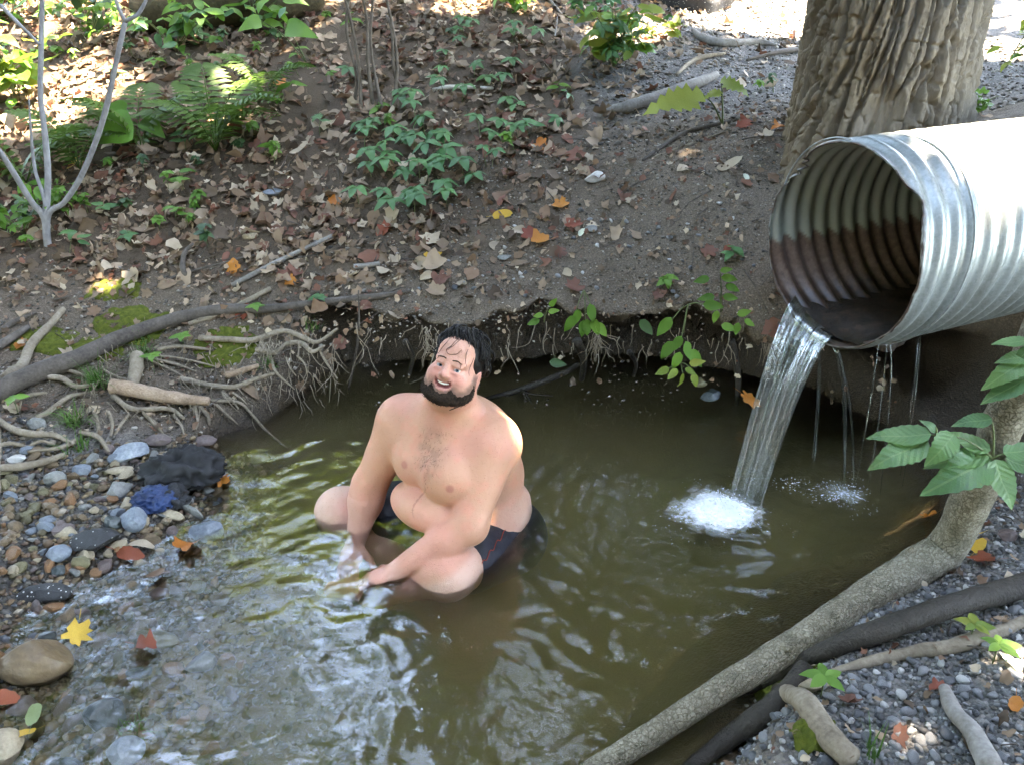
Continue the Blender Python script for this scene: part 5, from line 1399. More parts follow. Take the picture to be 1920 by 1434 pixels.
gravel('gravel', 'gravel on the bed of the riffle', 3000, in_rect(-1.45, 1.1, -.35, 2.4, lambda x, y: pool_dist(x, y) < .05), .006, .018, [(c[0] * .62, c[1] * .55, c[2] * .45) for c in RIV], 2)
gravel('gravel', 'small crushed gravel of the near bank', 9000, in_rect(.45, 1.05, 2.0, 2.35, lambda x, y: pool_dist(x, y) > .0), .004, .010, GRY, 3)
gravel('gravel', 'grit strewn over the bare slope', 7000, in_rect(-.6, 3.2, 1.6, 4.4, lambda x, y: y < 4.4), .0025, .0075, GRYD, 4)
gravel('gravel', 'gravel of the sunlit path', 6000, in_rect(.35, 4.2, 3.2, 7.6, lambda x, y: x > .35 + .1 * (y - 4)), .006, .016, GRYD, 5)
gravel('gravel', 'pebbles strewn over the root bank', 1500, in_rect(-2.6, 2.8, -.6, 3.9, lambda x, y: pool_dist(x, y) > .02), .004, .012, GRYD, 6)
# ------------------------------------------------------------------ plants
def leaf_blade(L=1.0, W=.5, n=7, fold=.18, curl=.25, serr=0.0, tip=1.0, seed=0, heart=0.0):
    """blade from the origin along +Y, face up +Z"""
    rs = np.random.default_rng(seed); V, Fc = [], []
    for i in range(n + 1):
        u = i / n
        w = W * .5 * (math.sin(math.pi * u ** (.72 * tip)) ** .85 if 0 < u < 1 else 0)
        w *= 1 + serr * (1 if i % 2 else -1) + serr * .4 * rs.normal()
        y = L * u; z = -curl * L * u * u + .04 * L * math.sin(u * 7 + seed)
        V += [(-w, y - heart * w, z + fold * w * 1.4), (0, y, z), (w, y - heart * w, z + fold * w * 1.4)]
    for i in range(n):
        a = i * 3; Fc += [(a, a + 1, a + 4, a + 3), (a + 1, a + 2, a + 5, a + 4)]
    return np.array(V, float), Fc
def palmate(k=5, L=.5, W=.42, seed=0, spread=2.3):
    b = Buf(); rs = np.random.default_rng(seed)
    for i in range(k):
        a = (i - (k - 1) / 2) / max(1, (k - 1) / 2) * spread
        l = L * (1 - .18 * abs(a) / spread) * rs.uniform(.9, 1.08)
        V_, F_ = leaf_blade(l, W * l * 1.15, 6, .16, .30 + .1 * rs.random(), .04, 1.15, seed + i)
        b.add(V_ @ rotz(-a).T + np.array([0, 0, .02 * (i % 2)]), F_)
    return np.concatenate(b.V), b.F
G_CREEP = m_leaf('creeper_green', [(.034, .120, .034), (.050, .155, .045), (.068, .180, .050), (.040, .130, .042)], .42, .30, .5, var=.15)
G_FRESH = m_leaf('fresh_green', [(.065, .165, .020), (.095, .22, .028), (.13, .26, .035)], .45, .38, .4, var=.15)
G_YEL = m_leaf('yellow_green', [(.12, .19, .025), (.18, .24, .03), (.24, .26, .04)], .45, .40, .4, var=.12)
G_DEEP = m_leaf('deep_green', [(.020, .060, .020), (.032, .085, .026), (.045, .105, .030)], .40, .28, .5, var=.15)
G_BIG = m_leaf('hickory_green', [(.050, .135, .040), (.065, .165, .050), (.090, .195, .055)], .30, .30, .6, var=.22, veins=True)
G_FERN = m_leaf('fern_green', [(.055, .11, .020), (.075, .14, .024)], .5, .4, .3, var=.12)
M_STEM = m_mottle('green_stem', [(.3, (.06, .09, .03)), (.7, (.12, .14, .055))], 30, .6, .2)
M_TWIG = m_mottle('brown_twig', [(.3, (.06, .045, .03)), (.7, (.13, .10, .075))], 30, .8, .4)
def place(me, parent, pos, d, nml, s, name='leaf'):
    o = bpy.data.objects.new(name, me); COL.objects.link(o)
    y = nrm(d); z = np.asarray(nml, float); z = nrm(z - y * (z @ y)); x = np.cross(y, z)
    M = np.eye(4); M[:3, 0], M[:3, 1], M[:3, 2] = x * s, y * s, z * s; M[:3, 3] = local(parent, pos)
    o.parent = parent; o.matrix_local = Matrix(M.tolist()); return o
def stems(parent, segs, r, mat, name='stem'):
    for q in segs:
        q = np.asarray(q, float); mm = .5 * (q[0] + q[-1]) + np.array([0, 0, .12 * np.linalg.norm(q[0] - q[-1])])
        P = spline([q[0], mm, q[-1]], 7) if len(q) == 2 else spline(q, 5 * len(q))
        V_, F_ = tube(P, [r, r * .8, r * .55], 5); mk(name, local(parent, V_), F_, mat, parent)
PALM = {k: [mesh_data('leaf', *palmate(5, .5, .46, 40 + i), True, None, m) for i in range(3)] for k, m in (('c', G_CREEP), ('f', G_FRESH))}
TRI = {k: [mesh_data('leaf', *palmate(3, .55, .62, 60 + i, 1.25), True, None, m) for i in range(3)] for k, m in (('f', G_FRESH), ('d', G_DEEP), ('y', G_YEL))}
OVAL = {k: [mesh_data('leaf', *leaf_blade(1, .52, 7, .16, .2 + .1 * i, .03, 1.0, 70 + i), True, None, m) for i in range(3)] for k, m in (('f', G_FRESH), ('d', G_DEEP), ('y', G_YEL), ('b', G_BIG), ('c', G_CREEP))}
rs = np.random.default_rng(91)
TOCAM = lambda p: nrm(CAMP - p)
# creeper patch: one plant of many five-fingered leaves
def creeper(label, pix, s0, seed, hmin=.04, hmax=.12, kind=PALM['c'], name='creeper', cat='plant', up_b=1.1):
    rs = np.random.default_rng(seed)
    c = G(*np.mean(pix, 0)); o = empty(name, tuple(c)); tag(o, label, cat)
    for px, py in pix:
        g = G(px, py + rs.uniform(4, 12)); tpt = g + np.array([rs.normal() * .02, -.02, rs.uniform(hmin, hmax)])
        n = nrm(np.array([rs.normal() * .3, -.25 + rs.normal() * .25, up_b])); d = np.array([rs.normal() * .5, -1 + rs.normal() * .3, -.1])
        place(kind[int(rs.integers(3))], o, tpt, d, n, s0 * rs.uniform(.8, 1.2))
        stems(o, [[g - np.array([0, 0, .01]), tpt]], .0022, M_STEM)
    return o
cp = np.array([(210, 715), (300, 745), (430, 760), (500, 770), (350, 850), (280, 890), (380, 900), (530, 850), (650, 790), (700, 820), (290, 965), (420, 965), (470, 1000), (560, 985), (600, 1000), (690, 950), (730, 890), (800, 960), (810, 1020), (700, 1060),
               (710, 1120), (500, 1110), (550, 1130), (440, 1200), (530, 1190), (360, 1095), (220, 1140), (540, 670), (560, 690), (330, 700), (460, 830), (620, 900), (590, 760), (250, 800)], float) / 2.9875 + np.array([600, 0])
creeper('large patch of five-fingered creeper leaves on the leafy slope', cp, .165, 1)
for lab, pix in (('small creeper sprig right of the large creeper patch', [(900, 760), (930, 775), (930, 910), (960, 925)]), ('creeper sprig beside the grey wet hollow', [(1100, 790), (1075, 780), (1010, 700)]), ('creeper sprig above the large patch', [(480, 580), (450, 560), (510, 600)]),
                 ('creeper sprig high on the slope right of the vines', [(780, 205), (810, 230), (770, 190), (840, 180)]), ('creeper sprig below the white twigs', [(1090, 200), (1075, 210), (1250, 250)]), ('creeper sprig in the shade above the white peeled stick', [(860, 440), (930, 450), (690, 450)]),
                 ('creeper sprig under the top shrub', [(1070, 580), (1100, 600), (1330, 690), (1400, 560)]), ('creeper sprig right of the white peeled stick', [(1090, 370), (1010, 510), (700, 530), (800, 570)]), ('pale seedling trio at the bottom of the slope', [(180, 440), (660, 330)])):
    creeper(lab, np.array(pix, float) / 2.9875 + np.array([600, 0]), .14, int(pix[0][0]))
# leafy shrub at the top, in the sun
def bush(name, label, px, py, w, h, n, kinds, s0, seed, cat='shrub', stem_mat=None):
    rs = np.random.default_rng(seed); g = G(px, py); o = empty(name, tuple(g)); tag(o, label, cat)
    tips = []
    for k in range(max(3, n // 9)):
        a = rs.uniform(0, 6.28); rr = math.sqrt(rs.random()); tp = g + np.array([math.cos(a) * rr * w, math.sin(a) * rr * w * .7, h * rs.uniform(.5, 1.0)])
        tips.append(tp); stems(o, [[g, tp]], .003, stem_mat or M_STEM)
    for k in range(n):
        tp = tips[int(rs.integers(len(tips)))]; u = rs.uniform(.3, 1.05); p = g + (tp - g) * u + rs.normal(size=3) * np.array([w, w, h * .6]) * .16
        d = np.array([rs.normal(), rs.normal() - .4, -.1 + rs.normal() * .3]); nm = np.array([rs.normal() * .4, -.3 + rs.normal() * .4, 1.0])
        kk = kinds[int(rs.integers(len(kinds)))]; place(kk[int(rs.integers(3))], o, p, d, nm, s0 * rs.uniform(.6, 1.3))
    return o
bush('shrub', 'bushy sunlit green shrub at the top of the slope', 1150, 128, .30, .46, 110, [OVAL['f'], OVAL['y'], PALM['c']], .13, 5)
bush('shrub', 'small leafy clump left of the top shrub', 985, 30, .18, .22, 26, [OVAL['f'], TRI['f']], .11, 6)
bush('shrub', 'low dark green clump at the foot of the saplings', 45, 440, .22, .24, 70, [OVAL['f'], OVAL['d'], TRI['f']], .085, 7)
bush('shrub', 'leafy clump in front of the sapling fork', 125, 395, .16, .18, 32, [OVAL['f'], TRI['f']], .08, 8)
bush('shrub', 'bright leafy clump in the sun patch by the thin saplings', 30, 190, .35, .40, 70, [OVAL['y'], OVAL['f']], .12, 9)
bush('shrub', 'green clump before the rotten log', 330, 95, .40, .32, 60, [OVAL['c'], TRI['f'], OVAL['f']], .12, 10)
bush('shrub', 'green clump left of the rotten log', 170, 70, .45, .40, 80, [OVAL['f'], TRI['f'], OVAL['d']], .12, 11)
bush('shrub', 'green clump in the upper corner behind the saplings', 20, 40, .45, .45, 80, [OVAL['f'], OVAL['d'], TRI['f']], .13, 12)
bush('shrub', 'green clump right of the rotten log', 480, 70, .35, .26, 36, [OVAL['c'], OVAL['f']], .12, 13)
bush('shrub', 'thin weeds in the corner behind the big trunk', 1885, 130, .22, .30, 34, [OVAL['f'], OVAL['y']], .07, 14)
bush('shrub', 'weeds at the foot of the trunk above the pipe', 1830, 210, .14, .12, 18, [OVAL['f'], TRI['f']], .06, 15)
bush('shrub', 'yellow-leaved clump right of the top shrub', 1235, 75, .16, .16, 22, [OVAL['y']], .10, 16)
# seedlings on the hillside
seed_px = [(318, 365), (345, 360), (380, 380), (245, 395), (190, 400), (165, 400), (330, 415), (350, 405), (365, 320), (350, 290), (480, 260), (510, 300), (515, 310), (450, 290), (600, 255), (530, 200), (545, 190), (350, 430), (390, 465), (245, 455), (300, 430), (575, 115), (560, 145), (430, 95), (395, 100), (620, 150), (700, 215),
           (720, 245), (850, 75), (870, 70), (610, 40), (650, 60), (205, 320), (270, 330), (130, 480), (60, 470), (560, 60), (150, 130), (250, 110), (225, 150), (110, 110), (300, 130), (360, 140), (410, 150), (445, 130), (70, 130), (20, 110), (500, 110), (525, 95), (990, 260), (965, 290), (1050, 180), (1420, 170), (1450, 175), (1360, 500), (1250, 540)]
SEED_LOOK = ['three-leaved green', 'oval-leaved green', 'five-fingered green', 'dark three-leaved', 'blue-green oval-leaved']
S_MARK = [(85, 450, 'the forked sapling'), (405, 285, 'the large fern'), (265, 285, 'the broad arrow-shaped leaf'), (520, 366, 'the flat blue-grey stone'), (470, 448, 'the pale square stone'), (600, 300, 'the creeper patch'), (700, 205, 'the vine stems'), (430, 50, 'the rotten log'), (535, 52, 'the large heart-shaped leaf'), (870, 175, 'the white peeled stick'), (1115, 341, 'the white egg-shaped stone'), (1355, 200, 'the ragged green leaf'), (170, 70, 'the thin sapling stems'), (1352, 560, 'the pipe-rim sprig'), (525, 162, 'the orange leaf near the fern')]
def seed_where(px, py):
    m = min(S_MARK, key=lambda q: (q[0] - px) ** 2 + (q[1] - py) ** 2)
    return ('left of ' if px < m[0] - 25 else 'right of ' if px > m[0] + 25 else 'above ' if py < m[1] else 'below ') + m[2]
for k, (px, py) in enumerate(seed_px):
    g = G(px, py); o = empty('seedling', tuple(g)); tag(o, SEED_LOOK[k % 5] + ' seedling ' + seed_where(px, py), 'seedling', 'seedlings on the hillside')
    rs2 = np.random.default_rng(500 + k); kind = [TRI['f'], OVAL['f'], PALM['f'], TRI['d'], OVAL['c']][k % 5]; n = int(rs2.integers(3, 7)); hh = rs2.uniform(.05, .13)
    tp = g + np.array([rs2.normal() * .02, rs2.normal() * .02, hh]); stems(o, [[g, tp]], .002, M_STEM)
    for j in range(n):
        a = 6.28 * j / n + rs2.uniform(-.4, .4); d = np.array([math.cos(a), math.sin(a), rs2.uniform(-.2, .3)])
        place(kind[int(rs2.integers(3))], o, tp - np.array([0, 0, hh * .5 * rs2.random()]) , d, [0, -.35, 1], rs2.uniform(.055, .095) * (1.15 if n < 5 else .9))
# ferns
def frond(seed, L=1.0, n=15):
    b = Buf(); rs = np.random.default_rng(seed)
    P = spline([(0, 0, 0), (0, .35, .22), (0, .7, .24), (0, 1.0, .05)], n + 3)
    V_, F_ = tube(P, [.008, .006, .002], 4); b.add(V_, F_)
    for i in range(2, n + 2):
        u = i / (n + 2); l = .26 * math.sin(math.pi * min(1, u * .85 + .12)) ** .8 + .02
        for s in (-1, 1):
            V_, F_ = leaf_blade(l, .055, 4, .1, .25, .12, 1.0, i); b.add(V_ @ rotz(-s * 1.25).T + P[i], F_)
    return np.concatenate(b.V), b.F
FROND = [mesh_data('frond', *frond(i), True, None, G_FERN) for i in range(2)]
for lab, px, py, n, L, seed in (('feathery fern on the slope between the saplings and the creeper', 405, 285, 9, .52, 1), ('fern with arching fronds beside the second sapling', 265, 285, 7, .46, 2), ('fern spreading low in front of the sapling fork', 50, 345, 7, .50, 3), ('small fern right of the large fern', 500, 190, 5, .36, 4), ('fern with yellowing fronds at the sapling fork', 150, 320, 5, .42, 5)):
    g = G(px, py); o = empty('fern', tuple(g)); tag(o, lab, 'fern'); rs2 = np.random.default_rng(seed)
    for j in range(n):
        a = rs2.uniform(0, 6.28); d = np.array([math.cos(a), math.sin(a) * .7 - .15, .25 + .5 * rs2.random()]); place(FROND[j % 2], o, g, d, [0, 0, 1], L * rs2.uniform(.75, 1.1), 'frond')
# broad-leaved plant and the ragged leaf on the slope
RAG = mesh_data('leaf', *leaf_blade(1, .52, 13, .12, .22, .26, .9, 9, .2), True, None, G_YEL)
HEARTL = mesh_data('leaf', *leaf_blade(1, .72, 8, .14, .28, .02, .78, 4, .25), True, None, G_FRESH)
o = empty('broadleaf_plant', tuple(G(275, 285))); tag(o, 'plant with one broad arrow-shaped leaf among the ferns', 'plant')
g = G(275, 285)
for tp, d, s in ((at_y(250, 235, g[1] - .1), (-.9, -.2, -.15), .28), (at_y(235, 215, g[1]), (-.9, .2, .1), .2), (at_y(268, 222, g[1]), (.5, -.3, -.3), .15)):
    place(HEARTL, o, tp, d, [.0, -.8, .7], s); stems(o, [[g, tp]], .004, M_STEM)
o = empty('broadleaf_plant', tuple(G(560, 90))); tag(o, 'single large heart-shaped leaf near the top of the slope', 'plant'); g = G(575, 120)
for tp, d, s in ((at_y(535, 52, g[1]), (.9, -.1, -.1), .19), (at_y(490, 40, g[1]), (-.6, -.2, -.1), .15)):
    place(HEARTL, o, tp, d, [0, -.75, .7], s); stems(o, [[g, tp]], .004, M_STEM)
g = G(1355, 235); o = empty('burdock', tuple(g)); tag(o, 'big ragged bright green leaves on a stalk before the dead branch', 'plant')
for tp, d, s in ((at_y(1318, 178, g[1] - .05), (-1, -.25, -.12), .30), (at_y(1352, 150, g[1] - .05), (.75, -.35, -.25), .155), (at_y(1352, 172, g[1] - .05), (-.6, -.3, -.1), .10)):
    place(RAG, o, tp, d, [0, -.55, .85], s); stems(o, [[g, tp]], .005, M_STEM)
# saplings at the left
def sapling(label, stems_, base):
    b = G(*base); o = empty('sapling', tuple(b)); tag(o, label, 'sapling')
    for pts, r, dy in stems_:
        P = [b + np.array([0, 0, -.05])] + [at_y(x, y, b[1] + dy * i / len(pts)) for i, (x, y) in enumerate(pts)]
        V_, F_ = tube(spline(P, 36), r, 8, .1, int(pts[0][0]), freq=9); mk('stem', local(o, V_), F_, M_SAP, o)
    return o
M_SAP = m_bark('sapling_bark', (.10, .095, .095), (.20, .195, .20), (.33, .325, .33), 16, (1, 1, .5), .3, .004)
sap = sapling('grey sapling forking into several thin stems beside the ferns', [([(86, 420), (90, 330), (84, 250), (76, 180), (77, 100), (80, -40)], [.020, .016, .014, .012, .011], .15), ([(90, 405), (120, 380), (150, 335), (180, 265), (200, 200), (215, 130), (235, 40)], [.014, .013, .012, .012, .010], -.1), ([(82, 410), (60, 380), (35, 340), (10, 300), (-20, 260)], [.014, .014, .013, .012], -.15),
        ([(84, 380), (66, 320), (58, 250), (54, 180)], [.010, .009, .007, .003], .1)], (88, 460))
b2 = at_y(235, 40, G(88, 460)[1] - .09)
o = sap
for q in ([(235, 40), (222, 15), (212, -20)], [(235, 40), (258, 28), (272, 5), (285, -25)], [(0, 10), (30, 40), (75, 85)]):
    V_, F_ = tube(spline([at_y(x, y, b2[1]) for x, y in q], 10), [.009, .008, .006], 7); mk('twig', local(o, V_), F_, M_SAP, o)
# bare vine stems in the middle of the slope
g = G(700, 205); o = empty('vine_stems', tuple(g)); tag(o, 'bundle of bare brown vine stems standing on the slope', 'vine')
for q in ([(700, 205), (690, 120), (688, 40), (675, -30)], [(678, 210), (672, 120), (660, 50), (640, -30)], [(720, 220), (705, 150), (695, 80), (700, -20)], [(735, 215), (745, 130), (738, 60), (720, -20)], [(665, 200), (668, 140), (650, 60), (655, -20)], [(760, 180), (740, 140), (735, 60), (725, 30)]):
    P = [at_y(x, y, g[1] + .06 * i) for i, (x, y) in enumerate(q)]; P[0] = G(*q[0])
    V_, F_ = tube(spline(P, 20), [.011, .009, .007], 6, .15, int(q[0][0])); mk('stem', local(o, V_), F_, M_TWIG, o)
# plants hanging from the undercut bank
def bank_plant(label, base, tips, leaves, mat_kind, s0, seed, yb=3.13):
    b = at_y(base[0], base[1], yb); o = empty('bank_plant', tuple(b)); tag(o, label, 'plant'); rs = np.random.default_rng(seed)
    for tx, ty in tips: stems(o, [[b, at_y(tx, ty, yb - .04)]], .0028, M_STEM)
    for lx, ly, ax, ay in leaves:
        p = at_y(lx, ly, yb - .05 - .02 * rs.random()); d = np.array([ax, -.25, -ay]); place(mat_kind[int(rs.integers(3))], o, p, d, [rs.normal() * .3, -1, .55], s0 * rs.uniform(.8, 1.2))
    return o
bank_plant('drooping pale green weed on the bank above the sunken branch', (1095, 545), [(1075, 600), (1098, 605), (1115, 600), (1088, 560)], [(1078, 592, -.5, .8), (1094, 600, 0, 1), (1100, 598, .1, 1), (1112, 598, .3, .9), (1085, 580, -.2, 1), (1118, 605, .5, .6), (1105, 570, .2, .6)], OVAL['f'], .065, 1)
bank_plant('tall drooping weed with pointed leaves beside the undercut', (1290, 572), [(1282, 625), (1275, 650), (1260, 600), (1320, 572)], [(1278, 630, -.5, .9), (1285, 640, .3, .9), (1262, 640, -.6, .9), (1292, 655, .5, .6), (1258, 595, -.5, .7), (1318, 571, .9, 0), (1275, 660, -.3, 1)], OVAL['f'], .085, 2)
bank_plant('bright young leaves low over the water under the pointed weed', (1275, 680), [(1255, 690), (1280, 700), (1295, 690)], [(1255, 690, -.8, .3), (1270, 692, -.3, .2), (1280, 700, 0, 1), (1292, 682, .4, -.2), (1298, 700, .4, .8), (1285, 690, .3, .1)], OVAL['y'], .06, 3, 3.10)
bank_plant('upright sprig of small leaves near the rim of the pipe', (1352, 585), [(1350, 510), (1348, 550), (1356, 580)], [(1350, 508, .6, -.2), (1330, 522, -.9, .1), (1352, 520, .8, 0), (1360, 535, .8, .2), (1340, 556, -.8, 0), (1355, 556, .7, 0), (1345, 582, -.2, .9), (1352, 610, .7, .1), (1382, 590, .6, -.3), (1395, 600, .7, .3), (1385, 605, -.2, .9)], OVAL['f'], .055, 4, 3.2)
bank_plant('tiny weed on the lip of the bank right of the bather', (1020, 605), [(1020, 588), (1030, 575)], [(1018, 590, -.5, 0), (1028, 585, .5, -.2), (1030, 574, .4, -.5), (1012, 600, -.8, .2)], OVAL['f'], .045, 5, 3.16)
bank_plant('lone round leaf in the dark undercut', (1040, 668), [(1038, 680)], [(1030, 678, .9, .1), (1200, 600, .5, .5)], OVAL['d'], .075, 6, 3.2)
# root-bank plants
for lab, px, py, seed, kd in (('broad-leaved sprout on the root bank', 345, 650, 1, OVAL['f']), ('pale sprout beside the roots', 290, 702, 2, OVAL['f']), ('single bright sprout before the long dark branch', 482, 600, 3, OVAL['f']), ('little sprout low on the root bank', 35, 778, 4, OVAL['f']), ('sprout with oval leaves on the branch end', 600, 575, 5, OVAL['c']),
                             ('young leafy sprout on the gravel bank', 1815, 1208, 6, OVAL['y']), ('two-leaved seedling by the pale pointed stone', 1537, 1312, 7, OVAL['f']), ('sprout beside the white leaf', 1860, 1245, 8, OVAL['f'])):
    g = G(px, py); o = empty('sprout', tuple(g)); tag(o, lab, 'sprout'); rs2 = np.random.default_rng(800 + seed)
    hh = rs2.uniform(.04, .08); tp = g + np.array([0, 0, hh]); stems(o, [[g, tp]], .002, M_STEM)
    for j in range(5):
        a = 1.26 * j + rs2.uniform(-.4, .4); place(kd[j % 3], o, tp, [math.cos(a), math.sin(a), .15], [0, -.3, 1], rs2.uniform(.035, .06))
# grass tufts
G_GRASS = m_leaf('grass_green', [(.055, .13, .025), (.085, .17, .035)], .5, .35, .3, var=.1)
def tuft(label, px, py, n, L, seed, droop=.7):
    rs = np.random.default_rng(seed); g = G(px, py); b = Buf()
    for k in range(n):
        a = rs.uniform(0, 6.28); d = np.array([math.cos(a), math.sin(a) * .8 - .25, 0]); l = L * rs.uniform(.5, 1.15); sp = rs.uniform(.35, 1) * droop
        o0 = rs.normal(size=3) * np.array([.018, .018, 0]); w = rs.uniform(.0016, .003); sd = nrm(np.cross(d, UP)) * w
        V, Fc = [], []
        for i in range(6):
            u = i / 5; p = o0 + d * l * sp * u + UP * l * (u * (1.1 - sp * .6) - .75 * sp * u * u); ww = sd * (1 - u * .85); V += [p - ww, p + ww]
            if i: Fc.append((2 * i - 2, 2 * i - 1, 2 * i + 1, 2 * i))
        b.add(V, Fc)
    o = b.build('grass_tuft', G_GRASS); o.location = tuple(g); return tag(o, label, 'grass')
tuft('thick tuft of drooping grass on the root bank', 185, 728, 110, .17, 1); tuft('grass tuft drooping over the lower roots', 145, 795, 80, .16, 2); tuft('small grass tuft by the right end of the roots', 505, 690, 40, .09, 3); tuft('thin dry grass tuft under the long branch', 272, 668, 60, .14, 4, .9)
tuft('grass tuft beside the branch on the root bank', 270, 640, 30, .09, 5, .5); tuft('grass tuft at the water edge among the roots', 150, 845, 40, .12, 6); tuft('wisp of grass on the gravel bank by the curled root', 1640, 1420, 16, .12, 7, .4); tuft('grass wisp at the foot of the trunk', 1762, 238, 14, .10, 8, .6); tuft('submerged clump of weed in the riffle', 245, 1352, 60, .07, 9, .8)
tuft('fine grass on the mossy left bank', 590, 620, 24, .08, 10, .6)
# moss cushions
M_MOSS = m_mottle('moss', [(.3, (.045, .06, .010)), (.55, (.085, .10, .015)), (.8, (.14, .14, .025))], 60, .9, .9, .006, .15, bscale=240)
def cushion(label, px, py, rx, ry, h, seed, lift=0.0):
    g = G(px, py); n = 34; x = np.linspace(-1, 1, n); XX, YY = np.meshgrid(x, x); rr = np.hypot(XX, YY) + .35 * fbm(xy3(XX * 2, YY * 2), 3, seed)
    gxx, gyy = g[0] + XX * rx, g[1] + YY * ry; z = hq(gxx, gyy) + lift + h * np.clip(1 - rr ** 2, -.6, 1) + .008 * fbm(xy3(gxx * 45, gyy * 45), 2, seed)
    V = np.stack([gxx, gyy, z], -1).reshape(-1, 3); k = np.arange(n * n).reshape(n, n); q = np.stack([k[:-1, :-1], k[:-1, 1:], k[1:, 1:], k[1:, :-1]], -1).reshape(-1, 4)
    tag(mk('moss_cushion', V, q, M_MOSS), label, 'moss', 'moss cushions')
cushion('olive moss cushion behind the long dark branch', 245, 615, .16, .12, .022, 1); cushion('moss at the picture edge below the forked root', 85, 640, .13, .10, .02, 2); cushion('moss strip by the sunlit root', 215, 545, .13, .08, .018, 3); cushion('moss on the bank among the upper roots', 425, 655, .14, .10, .02, 4)
cushion('moss patch left of the grass tuft', 180, 655, .12, .08, .02, 5); cushion('moss on the corner of the gravel bank under the limb', 1475, 1288, .07, .06, .03, 6, .01); cushion('bright moss beside the curled root', 1525, 1385, .05, .05, .03, 7, .01)
# leafy sprig growing on the bent limb
SPRIG = [mesh_data('leaf', *leaf_blade(1, .42, 16, .14, .22 + .06 * i, .05, .86, 90 + i), True, None, G_BIG) for i in range(3)]
def sprig(label, hub, hub_y, leaves, twigs):
    h = at_y(hub[0], hub[1], hub_y); o = empty('leafy_sprig', tuple(h)); tag(o, label, 'plant')
    for j, (bx, by, tx, ty, w, dy, s) in enumerate(leaves):
        a = at_y(bx, by, hub_y); b = at_y(tx, ty, hub_y + dy); L = np.linalg.norm(b - a)
        lo = place(SPRIG[j % 3], o, a, b - a, [.1 * (j % 3 - 1), -.55 + .3 * s, .85], L); lo.scale = (lo.scale[0] * w, lo.scale[1], lo.scale[2])
    stems(o, [[at_y(x0, y0, hub_y), at_y(x1, y1, hub_y)] for x0, y0, x1, y1 in twigs], .003, M_STEM)
sprig('sprig of large pointed green leaves spreading from the bent limb', (1862, 858), 1.825,
      [(1745, 815, 1628, 812, .9, .02, 0), (1740, 825, 1636, 868, 1.2, -.04, 0), (1790, 812, 1748, 866, 1.5, -.06, -.5), (1855, 845, 1778, 805, 1.0, .03, 0), (1855, 852, 1745, 864, .9, -.02, 0), (1862, 858, 1755, 912, 1.25, -.08, -.4), (1864, 862, 1905, 950, 1.3, -.10, -.6), (1860, 785, 1790, 790, 1.1, .0, 0), (1756, 810, 1732, 783, 1.3, .02, 0), (1880, 850, 1960, 835, 1.2, .0, 0), (1885, 858, 1965, 885, 1.2, -.03, 0)],
      [(1862, 858, 1745, 815), (1756, 812, 1755, 800), (1862, 858, 1890, 850), (1862, 858, 1860, 790)])
sprig('holed green leaves hanging in front of the bent limb at the picture edge', (1930, 690), 1.81,
      [(1925, 640, 1864, 640, .9, 0, 0), (1935, 650, 1900, 685, 1.3, 0, -.3), (1930, 672, 1846, 722, 1.1, -.02, 0), (1935, 705, 1838, 752, 1.0, 0, 0), (1935, 668, 1872, 672, 1.2, 0, 0)], [(1930, 690, 1935, 650), (1930, 690, 1945, 720)])
# ------------------------------------------------------------------ fallen leaves
def dead_leaf(kind, seed, curl):
    rs = np.random.default_rng(seed)
    n = 22; a = np.linspace(0, 2 * math.pi, n, endpoint=False)
    if kind == 'maple': r = .40 + .065 * np.cos(a * 5) + .045 * np.cos(a * 8 + seed) + .05 * rs.normal(size=n); sx, sy = .95, 1.0
    elif kind == 'oak': r = .42 + .10 * np.cos(a * 7) + .04 * rs.normal(size=n); sx, sy = .62, 1.2
    else: r = .42 + .02 * rs.normal(size=n); sx, sy = .58, 1.15
    ring = np.stack([np.sin(a) * r * sx, np.cos(a) * r * sy, 0 * a], -1); midr = ring * .55
    V = np.vstack([[[0, 0, 0]], midr, ring])
    V[:, 2] = curl * (V[:, 0] ** 2 * 1.3 - .6 * V[:, 1] ** 2 * rs.choice([-1, 1]) + .35 * V[:, 0] * V[:, 1]) + .05 * fbm(V * 3 + seed, 2, seed)
    Fc = [(0, 1 + i, 1 + (i + 1) % n) for i in range(n)] + [(1 + i, 1 + n + i, 1 + n + (i + 1) % n, 1 + (i + 1) % n) for i in range(n)]
    V = np.vstack([V, [[.01, -.42 * sy, .02], [.012, -.75 * sy, .10], [-.01, -.75 * sy, .10], [-.01, -.42 * sy, .02]]])
    Fc.append((len(V) - 4, len(V) - 3, len(V) - 2, len(V) - 1))
    return V, [f[::-1] for f in Fc]
def lmat(name, cols, rough=.6): return m_leaf(name, cols, rough, .25, .35, var=.35)
L_YEL = lmat('yellow_leaf', [(.52, .30, .03), (.62, .38, .05)], .45); L_ORG = lmat('orange_leaf', [(.42, .13, .02), (.50, .19, .03)], .45); L_RED = lmat('red_leaf', [(.20, .045, .025), (.28, .07, .03)], .5)
L_RBR = lmat('red_brown_leaf', [(.15, .065, .045), (.21, .085, .055), (.12, .055, .04)]); L_BRN = lmat('brown_leaf', [(.16, .105, .065), (.24, .165, .11), (.30, .215, .145), (.12, .075, .045), (.20, .12, .075)])
L_PAL = lmat('pale_leaf', [(.36, .28, .19), (.42, .34, .25), (.30, .22, .15)]); L_GRN = lmat('pale_green_leaf', [(.20, .26, .10), (.28, .32, .15)], .45); L_WHT = lmat('bleached_leaf', [(.62, .66, .50), (.66, .68, .55)], .4)
def LM(kind, seed, curl, mat): return mesh_data('fallen_leaf', *dead_leaf(kind, seed, curl), True, None, mat)
